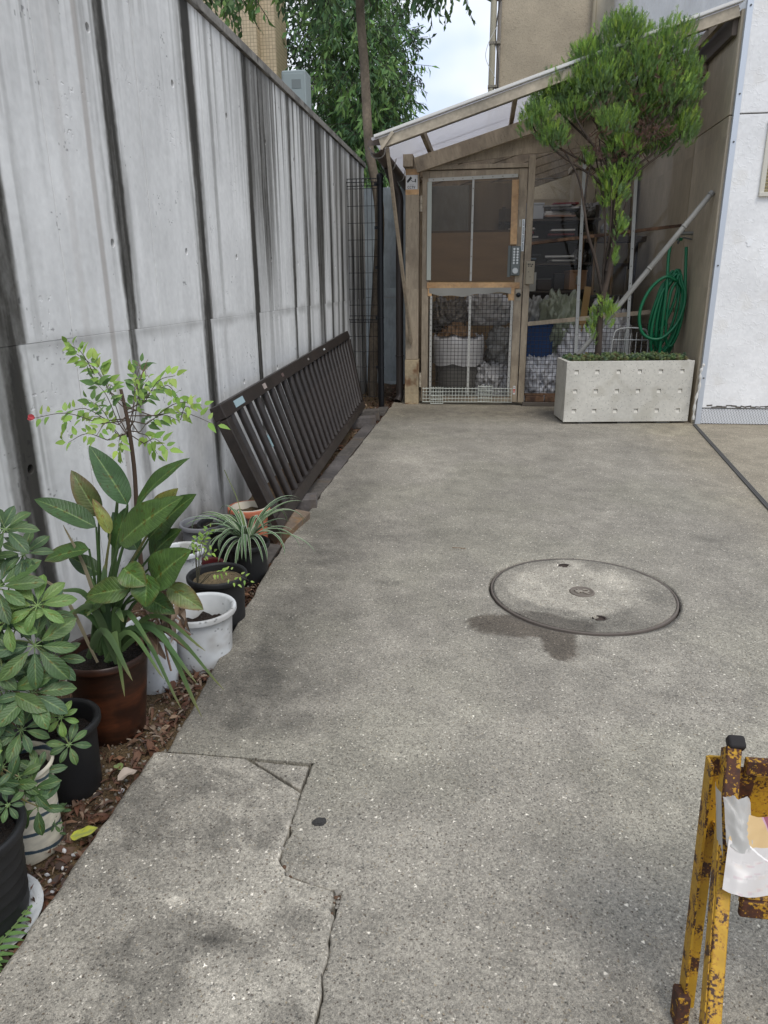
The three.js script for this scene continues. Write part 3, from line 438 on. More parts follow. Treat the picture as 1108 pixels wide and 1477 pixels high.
{
  const t = thing('garden_shed', 'brown timber lean-to shed with a corrugated translucent roof', 'shed', [0, 0, 0]);
  const ZF = -6.47;
  part(t, 'floor', span(-0.72, 1.61, -0.06, -0.008, -11.6, -7.62), M('#6d675f', 0.95));
  part(t, 'sill', span(0.36, 1.60, 0.0, 0.035, ZF - 0.05, ZF + 0.03, 0.004), M('#625a52', 0.9, { bumpMap: bumpFine, bumpScale: 0.004 }));
  for (let k = 0; k < 7; k++) part(t, 'brick', span(0.385 + k * 0.17, 0.385 + k * 0.17 + 0.162, 0.036, 0.085, ZF - 0.045, ZF + 0.018, 0.005), rusty);
  part(t, 'corner_post', span(-0.685, -0.572, 0.40, 1.955, ZF - 0.09, ZF + 0.02, 0.004), wood);
  part(t, 'post_sleeve', span(-0.69, -0.566, 0.0, 0.398, ZF - 0.095, ZF + 0.026, 0.005), M('#ffffff', 0.75, { map: mottle([160, 144, 116], 0.25, { seed: 37, scale: 5, tint: [96, 62, 38], tintAmt: 0.75 }), bumpMap: bumpFine, bumpScale: 0.002 }), 'paler rust stained foot of the corner post');
  for (const z of [-7.4, -8.3, -9.2, -10.3, -11.4]) part(t, 'post', span(-0.685, -0.60, 0, 1.96, z - 0.04, z + 0.04, 0.003), wood);
  part(t, 'jamb', span(0.318, 0.372, 0.03, 2.02, ZF - 0.07, ZF + 0.016, 0.003), wood);
  part(t, 'lintel', span(-0.57, 0.316, 1.935, 1.968, ZF - 0.06, ZF + 0.008, 0.003), wood);
  part(t, 'beam', bar([-0.60, 2.155 + 0.284 * -0.60 - 0.018, ZF + 0.03], [1.60, 2.155 + 0.284 * 1.60 - 0.018, ZF + 0.03], 0.05, 0.115, V(0, 1, 0), 0.004), wood);
  { const s = new THREE.Shape(); s.moveTo(-0.40, 1.965); s.lineTo(0.34, 2.04); s.lineTo(0.375, 2.035); s.lineTo(1.60, 2.16); s.lineTo(1.60, 2.53); s.lineTo(-0.30, 1.995); s.closePath(); const g = new THREE.ExtrudeGeometry(s, { depth: 0.016, bevelEnabled: false }); g.translate(0, 0, ZF - 0.025); part(t, 'gable_board', boxUV(g), wood); }
  part(t, 'fascia', bar([-0.80, roofY(-0.80) - 0.052, -5.76], [1.60, roofY(1.60) - 0.052, -5.76], 0.028, 0.068, V(0, 1, 0), 0.003), woodLight);
  part(t, 'fascia_cap', bar([-0.84, roofY(-0.84) + 0.004, -5.745], [1.615, roofY(1.615) + 0.004, -5.745], 0.04, 0.022, V(0, 1, 0), 0.003), M('#d3d1ca', 0.5));
  for (const x of [-0.50, 0.17, 0.86, 1.52]) part(t, 'purlin', span(x - 0.016, x + 0.016, roofY(x) - 0.075, roofY(x) - 0.018, -11.5, -5.775, 0.002), wood);
  for (const z of [-7.05, -7.7, -8.4, -9.1, -9.8, -10.5, -11.2]) part(t, 'rafter', bar([-0.66, roofY(-0.66) - 0.13, z], [1.60, roofY(1.60) - 0.13, z], 0.04, 0.10, V(0, 1, 0), 0.003), wood);
  // corrugated sheets, the waves run down the slope
  const sheetMat = MP('#f2f0f2', 0.6, { transmission: 0.75, thickness: 0 });
  for (const [za, zb, lift] of [[-5.72, -6.14, 0.003], [-6.10, -6.76, 0], [-6.72, -7.4, 0.003], [-7.36, -8.04, 0], [-8.0, -8.7, 0.003], [-8.66, -9.36, 0], [-9.32, -10.02, 0.003], [-9.98, -10.7, 0], [-10.66, -11.62, 0.003]]) {
    const g = new THREE.PlaneGeometry(1, 1, 5, Math.round((za - zb) / 0.004)), p = g.attributes.position;
    for (let i = 0; i < p.count; i++) { const u = p.getX(i) + 0.5, v = p.getY(i) + 0.5, x = lerp(-0.86, 1.612, u), z = lerp(zb, za, v); p.setXYZ(i, x, roofY(x) - 0.008 + lift + 0.0055 * Math.sin(z / 0.032 * 6.2832), z); }
    g.computeVertexNormals(); part(t, 'roof_sheet', g, sheetMat);
  }
  part(t, 'sheet_joint', bar([-0.84, roofY(-0.84) - 0.018, -6.12], [1.60, roofY(1.60) - 0.018, -6.12], 0.022, 0.006, V(0, 1, 0), 0), M('#55504a', 0.8));
  part(t, 'wall_plate', span(1.575, 1.61, roofY(1.58) - 0.18, roofY(1.58) - 0.02, -11.5, -5.78, 0.003), M('#5b5148', 0.75));
  part(t, 'wall_plate', span(-0.70, -0.62, 1.957, 2.05, -11.5, -6.40, 0.003), wood);
  part(t, 'side_board', span(-0.675, -0.655, 0.05, 1.955, -11.5, -6.575), M('#8f836f', 0.8));
  part(t, 'back_wall', span(-0.70, 1.60, 0, 2.2, -11.62, -11.55), M('#b5a68d', 0.85));
  // gutter and downpipe
  { const s = new THREE.Shape(); s.absarc(0, 0, 0.055, Math.PI, Math.PI * 2, false); s.lineTo(0.051, 0); s.absarc(0, 0, 0.051, Math.PI * 2, Math.PI, true); s.closePath(); const g = new THREE.ExtrudeGeometry(s, { depth: 5.7, bevelEnabled: false, curveSegments: 12 }); g.translate(-0.845, 2.02, -11.5);
    const gu = part(t, 'gutter', g, M('#5d5148', 0.5)); part(gu, 'gutter_end', at(new THREE.CylinderGeometry(0.056, 0.056, 0.004, 24, 1, false, Math.PI / 2, Math.PI), -0.845, 2.02, -5.797, 0, Math.PI / 2, 0), M('#5d5148', 0.5));
    for (const z of [-5.95, -6.6, -7.3]) part(gu, 'gutter_bracket', sweep(curve([[-0.905, 2.03, z], [-0.89, 1.975, z], [-0.845, 1.957, z], [-0.80, 1.975, z], [-0.78, 2.05, z]], 14), 0.005, 5), M('#a9a7a2', 0.5)); }
  part(t, 'downpipe', sweep(curve([[-0.84, 1.97, -6.5], [-0.80, 1.86, -6.54], [-0.755, 1.76, -6.58], [-0.75, 1.6, -6.58], [-0.75, 0.8, -6.58], [-0.75, 0.16, -6.58], [-0.75, 0.05, -6.57], [-0.765, 0.01, -6.53]], 40), 0.034, 14, false), M('#3a332f', 0.5));
  part(t, 'pipe_clip', at(new THREE.TorusGeometry(0.036, 0.005, 6, 20), -0.75, 0.42, -6.58, 0, Math.PI / 2), M('#3a332f', 0.5));
  part(t, 'brace', bar([-0.75, 2.0, -5.79], [-0.632, 0.55, -6.43], 0.046, 0.024, V(1, 0, 0), 0.003), wood);
  part(t, 'splint', bar([-0.79, 1.985, -5.735], [-0.70, 2.095, -5.725], 0.004, 0.022, V(0, 1, 0), 0.001), woodLight);

  // door
  const zd = ZF;
  const door = part(t, 'door', [span(-0.545, -0.487, 0.03, 1.93, zd - 0.04, zd, 0.003), span(0.245, 0.312, 0.03, 1.93, zd - 0.04, zd, 0.003), span(-0.486, 0.244, 1.875, 1.929, zd - 0.038, zd - 0.002, 0.003), span(-0.486, 0.244, 0.955, 1.045, zd - 0.038, zd - 0.003, 0.003), span(-0.486, 0.244, 0.031, 0.075, zd - 0.038, zd - 0.002, 0.003)], wood);
  part(door, 'film', new THREE.PlaneGeometry(0.73, 0.81).translate(-0.121, 1.465, zd - 0.011), MP('#c4b6a2', 0.22, { transmission: 0.95, thickness: 0, roughness: 0.2, specularIntensity: 0.5 }), 'dusty clear plastic film');
  part(door, 'film', new THREE.PlaneGeometry(0.73, 0.87).translate(-0.121, 0.515, zd - 0.016), MP('#f2f0ec', 0.2, { transmission: 1, thickness: 0, roughness: 0.08, specularIntensity: 0.4 }), 'lower clear plastic film');
  part(door, 'wire_mesh', wireMesh(-0.482, 0.248, 0.075, 0.955, zd - 0.006, 0.0325, 0.0325, 0.0019, 0.002), wireDark).userData.kind = 'stuff';
  part(door, 'white_strip', span(-0.503, -0.466, 1.07, 1.845, zd + 0.0005, zd + 0.010, 0.002), M('#a6a99f', 0.5));
  part(door, 'perforated_strip', at(perforated(0.73, 0.026, 9, 'x'), -0.13, 1.868, zd + 0.003, 0, 0, 0.022), stripMat);
  for (const [x, a, b, w] of [[-0.125, 1.06, 1.855, 0.017], [-0.125, 0.09, 0.94, 0.019], [-0.462, 0.09, 0.94, 0.019], [0.232, 0.09, 0.90, 0.019]]) part(door, 'perforated_strip', at(perforated(w, b - a, Math.round((b - a) / (a > 1 ? 0.13 : 0.045)), 'y'), x, (a + b) / 2, zd + 0.001), stripMat);
  const tapeMat = M('#ffffff', 0.42, { map: mottle([188, 150, 106], 0.22, { seed: 41, scale: 5, tint: [160, 120, 78], tintAmt: 0.6 }), bumpMap: bumpFine, bumpScale: 0.006 });
  part(door, 'packing_tape', bar([-0.50, 1.028, zd + 0.004], [0.29, 1.022, zd + 0.004], 0.006, 0.05, V(0, 1, 0), 0.002), tapeMat); part(door, 'packing_tape', bar([0.222, 1.35, zd + 0.006], [0.217, 1.845, zd + 0.006], 0.055, 0.004, V(0, 0, 1), 0.001), tapeMat);
  part(door, 'packing_tape', bar([-0.475, 0.94, zd + 0.003], [-0.473, 1.0, zd + 0.004], 0.035, 0.004, V(0, 0, 1), 0.001), tapeMat); part(door, 'packing_tape', bar([0.222, 0.90, zd + 0.004], [0.224, 1.0, zd + 0.006], 0.05, 0.004, V(0, 0, 1), 0.001), tapeMat);
  const sheetFlap = part(door, 'flap', (() => { const g = new THREE.PlaneGeometry(0.70, 0.055, 24, 4), p = g.attributes.position; for (let i = 0; i < p.count; i++) { const x = p.getX(i), y = p.getY(i); p.setY(i, y + (y < 0 ? 0.014 * Math.sin(x * 9 - 0.6) + 0.006 * Math.sin(x * 31) : 0)); p.setZ(i, 0.004 * Math.sin(x * 24) * (0.03 - y) * 16); } g.computeVertexNormals(); g.translate(-0.13, 0.978, zd + 0.009); return g; })(), MP('#a9a69c', 0.35, { transmission: 0.35, thickness: 0, roughness: 0.5 }));
  const lockMat = M('#6d716d', 0.45, { metalness: 0.5 });
  const kp = part(door, 'keypad_lock', [span(0.205, 0.285, 1.10, 1.335, zd + 0.003, zd + 0.03, 0.008)], lockMat);
  for (let j = 0; j < 6; j++) for (let i = 0; i < 2; i++) part(kp, 'button', at(new THREE.CylinderGeometry(0.0085, 0.0095, 0.01, 10), 0.231 + i * 0.028 + (j % 2) * 0.0, 1.312 - j * 0.022, zd + 0.033, 0, Math.PI / 2), M('#c9c9c4', 0.3, { metalness: 0.7 }));
  part(kp, 'dial', at(new THREE.CylinderGeometry(0.023, 0.025, 0.02, 20), 0.245, 1.14, zd + 0.037, 0, Math.PI / 2), M('#b8b8b3', 0.3, { metalness: 0.7 })); part(kp, 'backing_plate', span(0.180, 0.206, 1.09, 1.34, zd + 0.002, zd + 0.008, 0.002), M('#676b66', 0.5, { metalness: 0.3 }));
  part(door, 'knob', at(lathe([[0, 0.04], [0.016, 0.036], [0.02, 0.026], [0.012, 0.014], [0.010, 0], [0.022, 0]], 18), 0.282, 0.945, zd, 0, Math.PI / 2), M('#26282b', 0.35, { metalness: 0.6 }));
  part(door, 'knob_rose', span(0.262, 0.302, 0.90, 0.99, zd + 0.0005, zd + 0.003), M('#a49a89', 0.5));
  for (const y of [0.22, 1.68]) { const h = part(door, 'hinge', span(-0.585, -0.548, y - 0.06, y + 0.06, zd + 0.001, zd + 0.006), wood); for (const q of [-0.032, 0.032]) part(h, 'knuckle', at(new THREE.CylinderGeometry(0.011, 0.011, 0.06, 12), -0.552, y + q, zd + 0.018), woodLight); }
  const lab = canvasTex(64, 512, (c, w, h) => { c.fillStyle = '#d6d8d6'; c.fillRect(0, 0, w, h); c.fillStyle = '#4b4d50'; for (let i = 0; i < 26; i++) { if (i % 7 === 5) continue; c.fillRect(18 + (i * 7) % 5, 24 + i * 18, 24 + (i * 5) % 8, 9); } });
  { const g = new THREE.BoxGeometry(0.024, 0.25, 0.002); g.translate(0.298, 1.42, zd + 0.003); part(door, 'label_strip', g, M('#ffffff', 0.5, { map: lab })); }
  { const g = new THREE.BoxGeometry(0.022, 0.075, 0.002); g.translate(0.285, 0.135, zd + 0.003); part(door, 'sticker', g, M('#ffffff', 0.5, { map: canvasTex(64, 192, (c, w, h) => { c.fillStyle = '#d9d6d0'; c.fillRect(0, 0, w, h); c.fillStyle = '#c0452c'; c.fillRect(6, 70, 50, 40); c.beginPath(); c.arc(30, 135, 20, 0, 7); c.fill(); c.fillStyle = '#555'; c.fillRect(14, 20, 8, 34); c.fillRect(34, 20, 8, 34); }) })); }
  { const g = new THREE.BoxGeometry(0.018, 0.055, 0.002); g.translate(0.271, 1.515, zd + 0.003); part(door, 'sticker', g, M('#ada79a', 0.5)); }
  // CCTV sign taped to the post
  const sign = canvasTex(256, 256, (c, w, h) => { c.fillStyle = '#c9c8c5'; c.fillRect(0, 0, w, h); c.fillStyle = '#1d1b1b'; c.save(); c.translate(88, 72); c.rotate(-0.75); c.fillRect(-62, -24, 108, 46); c.beginPath(); c.arc(-62, 0, 22, 0, 7); c.fill(); c.restore(); c.lineWidth = 10; c.strokeStyle = '#1d1b1b'; c.beginPath(); c.moveTo(112, 88); c.lineTo(150, 118); c.lineTo(196, 112); c.stroke(); c.fillRect(196, 70, 22, 62); c.fillStyle = '#8a8886'; for (let i = 0; i < 7; i++) c.fillRect(82 + i * 14, 168, 9, 7); c.fillStyle = '#1d1b1b'; c.font = 'bold 70px sans-serif'; c.textAlign = 'center'; c.fillText('CCTV', 118, 244); });
  { const g = new THREE.BoxGeometry(0.098, 0.108, 0.002); g.translate(-0.632, 1.845, ZF + 0.0225); const s = part(t, 'cctv_sign', g, M('#ffffff', 0.55, { map: sign })); part(s, 'packing_tape', span(-0.684, -0.574, 1.78, 1.79, ZF + 0.0205, ZF + 0.0225), tapeMat); part(s, 'packing_tape', span(-0.684, -0.574, 1.75, 1.789, ZF + 0.0203, ZF + 0.0212), tapeMat); part(s, 'packing_tape', span(-0.684, -0.570, 1.901, 1.945, ZF + 0.0203, ZF + 0.022), tapeMat); }
  // wire guards along the foot of the door
  const guard = (x0, x1, y0, y1, z, nx, ny, tilt) => { const L = []; for (let i = 0; i <= nx; i++) { const x = lerp(x0, x1, i / nx); L.push(rod([x, y0, z], [x + tilt, y1 + 0.012, z - 0.004], 0.0022, 5)); } for (let j = 0; j <= ny; j++) { const y = lerp(y0, y1, j / ny); L.push(rod([x0 - 0.004, y, z + 0.003], [x1 + 0.004, y + tilt * 3, z + 0.003], j === 0 || j === ny ? 0.003 : 0.0022, 5)); } return merge(L); };
  part(door, 'wire_guard', guard(-0.525, 0.262, 0.025, 0.145, zd + 0.02, 27, 4, 0.002), wireWhite).userData.kind = 'stuff'; part(door, 'wire_guard', guard(-0.452, -0.345, 0.012, 0.15, zd + 0.03, 5, 4, 0), wireWhite).userData.kind = 'stuff'; part(door, 'wire_guard', guard(-0.03, 0.09, 0.035, 0.17, zd + 0.03, 5, 4, -0.001), wireWhite).userData.kind = 'stuff';
  // lock box
  const lb = part(t, 'lock_box', span(0.334, 0.404, 1.03, 1.215, ZF + 0.017, ZF + 0.05, 0.005), M('#958a75', 0.55));
  for (const [x, y, s] of [[0.352, 1.19, 0.006], [0.366, 1.191, 0.005], [0.384, 1.188, 0.006], [0.355, 1.175, 0.005], [0.376, 1.174, 0.006], [0.356, 1.13, 0.004], [0.37, 1.09, 0.004]]) part(lb, 'mark', span(x - s, x + s, y - s * 0.8, y + s * 0.8, ZF + 0.049, ZF + 0.0515), M('#2f2a25', 0.7));
  // right hand bay
  part(t, 'rail', bar([0.373, 1.356, ZF], [1.60, 1.478, ZF], 0.028, 0.024, V(0, 1, 0), 0.002), rusty); part(t, 'rail', bar([0.373, 0.705, ZF + 0.004], [1.61, 0.822, ZF + 0.004], 0.035, 0.034, V(0, 1, 0), 0.002), wood);
  for (const [x0, y0, x1, y1] of [[0.796, 0.28, 0.752, 2.03], [1.22, 0.28, 1.155, 2.05]]) { const g = perforated(0.026, Math.hypot(x1 - x0, y1 - y0), 13, 'y', 0.006); at(g, (x0 + x1) / 2, (y0 + y1) / 2, ZF + 0.022, 0, 0, Math.atan2(x0 - x1, y1 - y0)); part(t, 'white_strip', g, M('#a9a9a4', 0.55)); }
  part(t, 'bay_mesh', wireMesh(0.375, 1.60, 0.09, 0.70, ZF - 0.004, 0.033, 0.033, 0.0019, 0.002), wireDark).userData.kind = 'stuff'; part(t, 'bay_film', new THREE.PlaneGeometry(1.225, 1.36).translate(0.987, 1.41, ZF - 0.03), MP('#f0eee9', 0.1, { transmission: 1, thickness: 0, roughness: 0.06, specularIntensity: 0.4 }), 'clear plastic sheet');
  part(t, 'bay_mesh_edge', bar([0.375, 0.10, ZF + 0.004], [1.60, 0.11, ZF + 0.004], 0.01, 0.02, V(0, 1, 0), 0.001), rusty);
}
// ------------------------------------------------------------------ what is kept in the shed
function bagGeo(rx, ry, rz, seed, tie = true) {
  const g = mergeVertices(new THREE.IcosahedronGeometry(1, 15).deleteAttribute('normal').deleteAttribute('uv')), p = g.attributes.position;
  for (let i = 0; i < p.count; i++) {
    let x = p.getX(i), y = p.getY(i), z = p.getZ(i); const a = Math.atan2(z, x), s = seed * 13.7;
    const big = fbm(x * 1.7 + s, y * 1.7 + z * 1.3 + s, 3, 601) - 0.5, crease = Math.abs(fbm(x * 3.2 + s + y, z * 3.2 - y * 2 + s, 3, 605) - 0.5), fine = Math.abs(fbm(x * 9 + s, y * 9 + z * 6, 2, 609) - 0.5), c2 = Math.abs(fbm(a * 4 + s, y * 2.2, 3, 613) - 0.5);
    let k = 1 + 0.42 * big - 0.34 * smooth(0.13, 0, crease) * 0.5 - 0.12 * smooth(0.09, 0, fine) - 0.16 * smooth(0.08, 0, c2) * smooth(-0.2, 0.9, y);
    if (tie && y > 0.75) k *= lerp(1, 0.55, smooth(0.75, 0.97, y)); x *= k; z *= k; y *= k; if (tie && y > 0.70) y += (y - 0.70) * 0.5; if (y < -0.62) y = -0.62 + (y + 0.62) * 0.12;
    p.setXYZ(i, x * rx, (y + 0.66) * ry * 0.6, z * rz);
  }
  g.computeVertexNormals(); return g;
}
const plastic = c => MP(c, 0.3, { transmission: 0.12, thickness: 0, roughness: 0.38, clearcoat: 0.5, clearcoatRoughness: 0.2 });
const bagW = plastic('#d6d5d7'), bagG = plastic('#a9a9a6'), bagGreen = plastic('#969d86'), bagD = plastic('#7c7873');
function bag(x, y, z, rx, ry, rz, seed, m, label) { const b = solo('rubbish_bag', bagGeo(rx, ry, rz, seed), m, label, 'bag', 'rubbish bags stored in the shed'); b.position.set(x, y, z); b.rotation.y = seed; return b; }
bag(0.09, -0.01, -6.78, 0.20, 0.42, 0.19, 1, bagW, 'pale plastic bag on the shed floor beside the grey bin');
bag(0.22, 0.30, -6.98, 0.22, 0.42, 0.2, 2, bagG, 'grey plastic bag piled behind the pale bag by the bin');
bag(0.03, 0.66, -7.1, 0.26, 0.34, 0.2, 3, bagW, 'shiny plastic bag on the pile just under the door tape');
bag(-0.33, 0.60, -6.95, 0.2, 0.36, 0.18, 4, bagD, 'dark translucent bag lying on top of the grey bin');
bag(0.30, -0.01, -7.35, 0.3, 0.65, 0.25, 15, bagD, 'dark bag deep in the shed behind the pile');
bag(0.52, -0.01, -6.80, 0.24, 0.50, 0.2, 5, bagW, 'white bag behind the wire mesh beside the door jamb');
bag(0.92, -0.01, -6.84, 0.26, 0.82, 0.22, 6, bagW, 'bulging white bag behind the conifer trunk');
bag(1.15, -0.01, -7.0, 0.24, 1.02, 0.22, 7, bagW, 'tall white bag reaching above the middle rail');
bag(0.72, 0.35, -7.15, 0.30, 0.72, 0.22, 8, bagGreen, 'greenish translucent bag heaped over the blue tubs');
bag(0.50, 0.55, -7.3, 0.16, 0.42, 0.16, 9, bagG, 'small grey bag above the blue tub by the jamb');
{ const t = thing('waste_bin', 'large grey plastic bin lined with a clear bag behind the door mesh', 'bin', [-0.235, -0.008, -6.80]);
  part(t, 'body', lathe([[0, 0], [0.185, 0.0], [0.19, 0.02], [0.215, 0.5], [0.23, 0.5], [0.232, 0.53], [0.205, 0.53], [0.18, 0.05], [0, 0.05]], 40), M('#6c6a66', 0.6));
  const g = lathe([[0.206, 0.5], [0.22, 0.6], [0.236, 0.56], [0.24, 0.5], [0.236, 0.42], [0.23, 0.34]], 90), p = g.attributes.position; for (let i = 0; i < p.count; i++) { const a = Math.atan2(p.getZ(i), p.getX(i)), k = 1 + 0.05 * (fbm(Math.cos(a) * 6 + 9, Math.sin(a) * 6 + p.getY(i) * 6, 3, 5) - 0.3); p.setX(i, p.getX(i) * k); p.setZ(i, p.getZ(i) * k); p.setY(i, p.getY(i) + 0.06 * (fbm(a * 2.5 + 9, 3, 3, 8) - 0.5)); } g.computeVertexNormals(); part(t, 'liner', g, bagW);
  part(t, 'rubbish', at(bagGeo(0.19, 0.3, 0.19, 21, false), 0, 0.42, 0), M('#8c6f52', 0.8)); }
function carton(x, y, z, w, h, d, c, ry, label, cat = 'box', tape = true) { const t = thing('storage_box', label, cat, [x, y, z], 'boxes stored in the shed'); t.rotation.y = ry; part(t, 'body', span(-w / 2, w / 2, 0, h, -d / 2, d / 2, 0.004), M(c, 0.8)); part(t, 'lid', span(-w / 2 - 0.004, w / 2 + 0.004, h + 0.001, h + 0.02, -d / 2 - 0.004, d / 2 + 0.004, 0.003), M(c, 0.75)); if (tape) part(t, 'band', span(-0.025, 0.025, h * 0.3, h * 0.8, d / 2 + 0.001, d / 2 + 0.004), M('#a9a294', 0.6)); return t; }
carton(0.50, 0.16, -7.05, 0.24, 0.5, 0.3, '#27436f', 0.1, 'blue plastic tub standing nearest the door jamb', 'tub', false); carton(0.80, 0.10, -7.1, 0.26, 0.58, 0.3, '#243f6a', -0.1, 'blue plastic tub under the greenish bag', 'tub', false);
carton(0.50, -0.008, -7.05, 0.3, 0.15, 0.32, '#4a4540', 0, 'low dark crate under the blue tub by the jamb', 'crate', false); carton(0.80, -0.008, -7.1, 0.3, 0.09, 0.32, '#4a4540', 0, 'low dark crate under the greenish bag', 'crate', false);
{ // shelving along the back, loaded
  const t = thing('shelf_rack', 'dark shelving rack loaded with papers and boxes inside the shed', 'shelf', [0.78, -0.008, -8.1]);
  for (const x of [-0.62, 0.30]) for (const z of [-0.2, 0.2]) part(t, 'upright', span(x - 0.018, x + 0.018, 0, 1.78, z - 0.018, z + 0.018), M('#3c342d', 0.8));
  part(t, 'back_panel', span(-0.66, 0.34, 0.4, 1.80, -0.245, -0.225), M('#4d443a', 0.85));
  for (const y of [0.5, 0.95, 1.22, 1.45, 1.64]) part(t, 'shelf', span(-0.66, 0.34, y, y + 0.02, -0.22, 0.24), M('#4a4037', 0.8));
}
carton(0.42, 1.655, -8.0, 0.26, 0.13, 0.2, '#b9bcc0', 0.1, 'white carton on the top shelf beside red folders'); carton(0.30, 0.97, -7.95, 0.2, 0.2, 0.25, '#5a544c', 0, 'dark box on the middle shelf'); carton(0.92, 0.97, -7.98, 0.18, 0.17, 0.2, '#a07a56', 0.2, 'brown carton on the middle shelf', 'box', true);
for (let k = 0; k < 16; k++) { const lv = k < 7 ? 1.665 : k < 12 ? 1.475 : 1.245, n = k < 7 ? k : k < 12 ? k - 7 : k - 12; const m = solo('folder', box(0, 0, 0, rr(0.22, 0.3), 0.018, rr(0.18, 0.24), 0.004), M(pick(['#7d2e2e', '#c9c5be', '#a57f6a', '#8d8a86', '#d2d0cc', '#3a3836', '#5c6b74']), 0.7), 'folder lying in a loose stack on a shelf of the rack', 'folder', 'folders stacked on the shed shelves'); m.position.set(0.72 + rr(-0.05, 0.06) - (k >= 7 ? (k % 2) * 0.32 : 0), lv + 0.009 + n * 0.0195, -7.98 + rr(-0.02, 0.03)); m.rotation.set(0, rr(-0.25, 0.25), 0); }
{ // small cartons and wrapped bundles crammed on the shelves
  reseed(77); const tones = ['#8c7a64', '#6b6259', '#a9a49b', '#4c4a49', '#7a6a58', '#97928c', '#5d5148', '#b7b2aa'];
  for (const [y, hmax] of [[0.52, 0.34], [0.97, 0.2], [1.24, 0.17], [1.47, 0.14], [1.66, 0.2]]) for (let x = 0.16; x < 1.05; x += rr(0.13, 0.2)) {
    if (y === 1.66 && x < 0.98) continue; if (y === 0.97 && x < 0.55) continue; if ((y === 1.24 || y === 1.47) && x > 0.28 && x < 0.86) continue;
    const w = rr(0.09, 0.15), h = hmax * rr(0.45, 0.95), t = thing('small_carton', 'small carton or bundle crammed on the shelving rack in the shed', 'box', [x, y, -8.14 + rr(-0.03, 0.03)], 'cartons crammed on the shed shelves'); t.rotation.y = rr(-0.2, 0.2);
    part(t, 'body', span(-w / 2, w / 2, 0, h, -0.09, 0.09, 0.006), M(pick(tones), 0.8)); part(t, 'flap', span(-w / 2 - 0.003, w / 2 + 0.003, h + 0.0005, h + 0.008, -0.092, 0.05, 0.002), M(pick(tones), 0.8)); }
  for (const [x, y, z, r, sd] of [[1.02, 1.66, -8.02, 0.13, 31], [0.30, 1.24, -8.0, 0.11, 32], [0.95, 1.24, -8.02, 0.11, 33], [1.25, 1.475, -7.9, 0.13, 34], [1.42, 0.0, -7.2, 0.2, 35]]) bag(x, y, z, r, r * 1.3, r * 0.8, sd, sd % 2 ? bagD : bagG, ['dark wrapped bundle on the top shelf of the rack', 'grey wrapped bundle on the rack beside the folders', 'dark bundle at the far end of the rack shelf', 'grey bundle on the bracket shelf under the pipe', 'dark bag on the floor behind the hose'][sd - 31]);
}
{ const t = thing('plastic_basket', 'white slotted plastic basket on a low shelf of the rack', 'basket', [0.40, 0.97, -7.72]); const w = 0.20, h = 0.17; part(t, 'side', span(-w / 2, w / 2, 0, h, -0.12, -0.10), M('#b9b8b0', 0.6)); for (let j = 0; j < 5; j++) part(t, 'slat', span(-w / 2, w / 2, j * 0.038, j * 0.038 + 0.014, 0.09, 0.10), M('#b9b8b0', 0.6)); for (let i = 0; i < 3; i++) part(t, 'stile', span(-w / 2 + i * 0.093, -w / 2 + i * 0.093 + 0.014, 0, h, 0.092, 0.104), M('#b9b8b0', 0.6)); part(t, 'bottom', span(-w / 2, w / 2, -0.01, 0, -0.12, 0.10), M('#b9b8b0', 0.6)); }
{ const t = thing('brown_board', 'brown cardboard sheet standing behind the film of the shed door', 'board', [-0.14, 0, -7.62]); part(t, 'sheet', span(-0.5, 0.5, 0.0, 1.52, -0.006, 0.006), M('#ffffff', 0.85, { map: mottle([160, 136, 104], 0.12, { seed: 51, scale: 3, streak: 0.2 }) })); part(t, 'batten', span(-0.5, 0.5, 1.50, 1.54, -0.02, -0.007), M('#5b4c3a', 0.85)); }
{ const t = thing('dark_tarpaulin', 'dark tarpaulin hung across the shed behind the cardboard sheet', 'tarpaulin', [-0.14, 0.9, -8.4]); const g = new THREE.PlaneGeometry(1.05, 1.15, 40, 6), p = g.attributes.position; for (let i = 0; i < p.count; i++) p.setZ(i, 0.03 * Math.sin(p.getX(i) * 17) + 0.02 * Math.sin(p.getX(i) * 31 + 1)); g.translate(0, 0.58, 0); g.computeVertexNormals(); part(t, 'cloth', g, M('#857a68', 0.8)); part(t, 'cord', rod([-0.52, 1.155, 0], [0.9, 1.19, 0], 0.004), M('#77736b', 0.8)); }
{ const t = thing('drain_pipe', 'thick beige pipe with an elbow on the back of the shed', 'pipe', [1.42, 0, -8.4]); const m = M('#8a7d69', 0.6); part(t, 'pipe', sweep(curve([[0.0, 0, 0], [0.0, 0.9, 0], [0.0, 1.75, 0], [-0.02, 1.93, 0], [-0.10, 1.99, 0], [-0.20, 1.92, 0], [-0.24, 1.85, -0.1]], 40), 0.075, 18), m); part(t, 'collar', at(new THREE.CylinderGeometry(0.083, 0.083, 0.05, 24), 0, 1.72, 0), m); part(t, 'bracket', span(-0.09, 0.09, 1.2, 1.23, -0.09, 0.09), M('#5b5148', 0.7)); }
{ const t = thing('wall_cabinet', 'tall beige cabinet behind the pipe in the shed', 'cabinet', [1.25, 0, -8.85]); const m = M('#bdb09a', 0.7); part(t, 'body', span(-0.33, 0.33, 0, 2.2, -0.2, 0.2, 0.01), m); part(t, 'top', span(-0.36, 0.35, 2.201, 2.26, -0.22, 0.23, 0.006), m); for (const x of [-0.1, 0.13]) part(t, 'groove', span(x - 0.004, x + 0.004, 0.1, 2.1, 0.2, 0.204), M('#6e6353', 0.8)); }
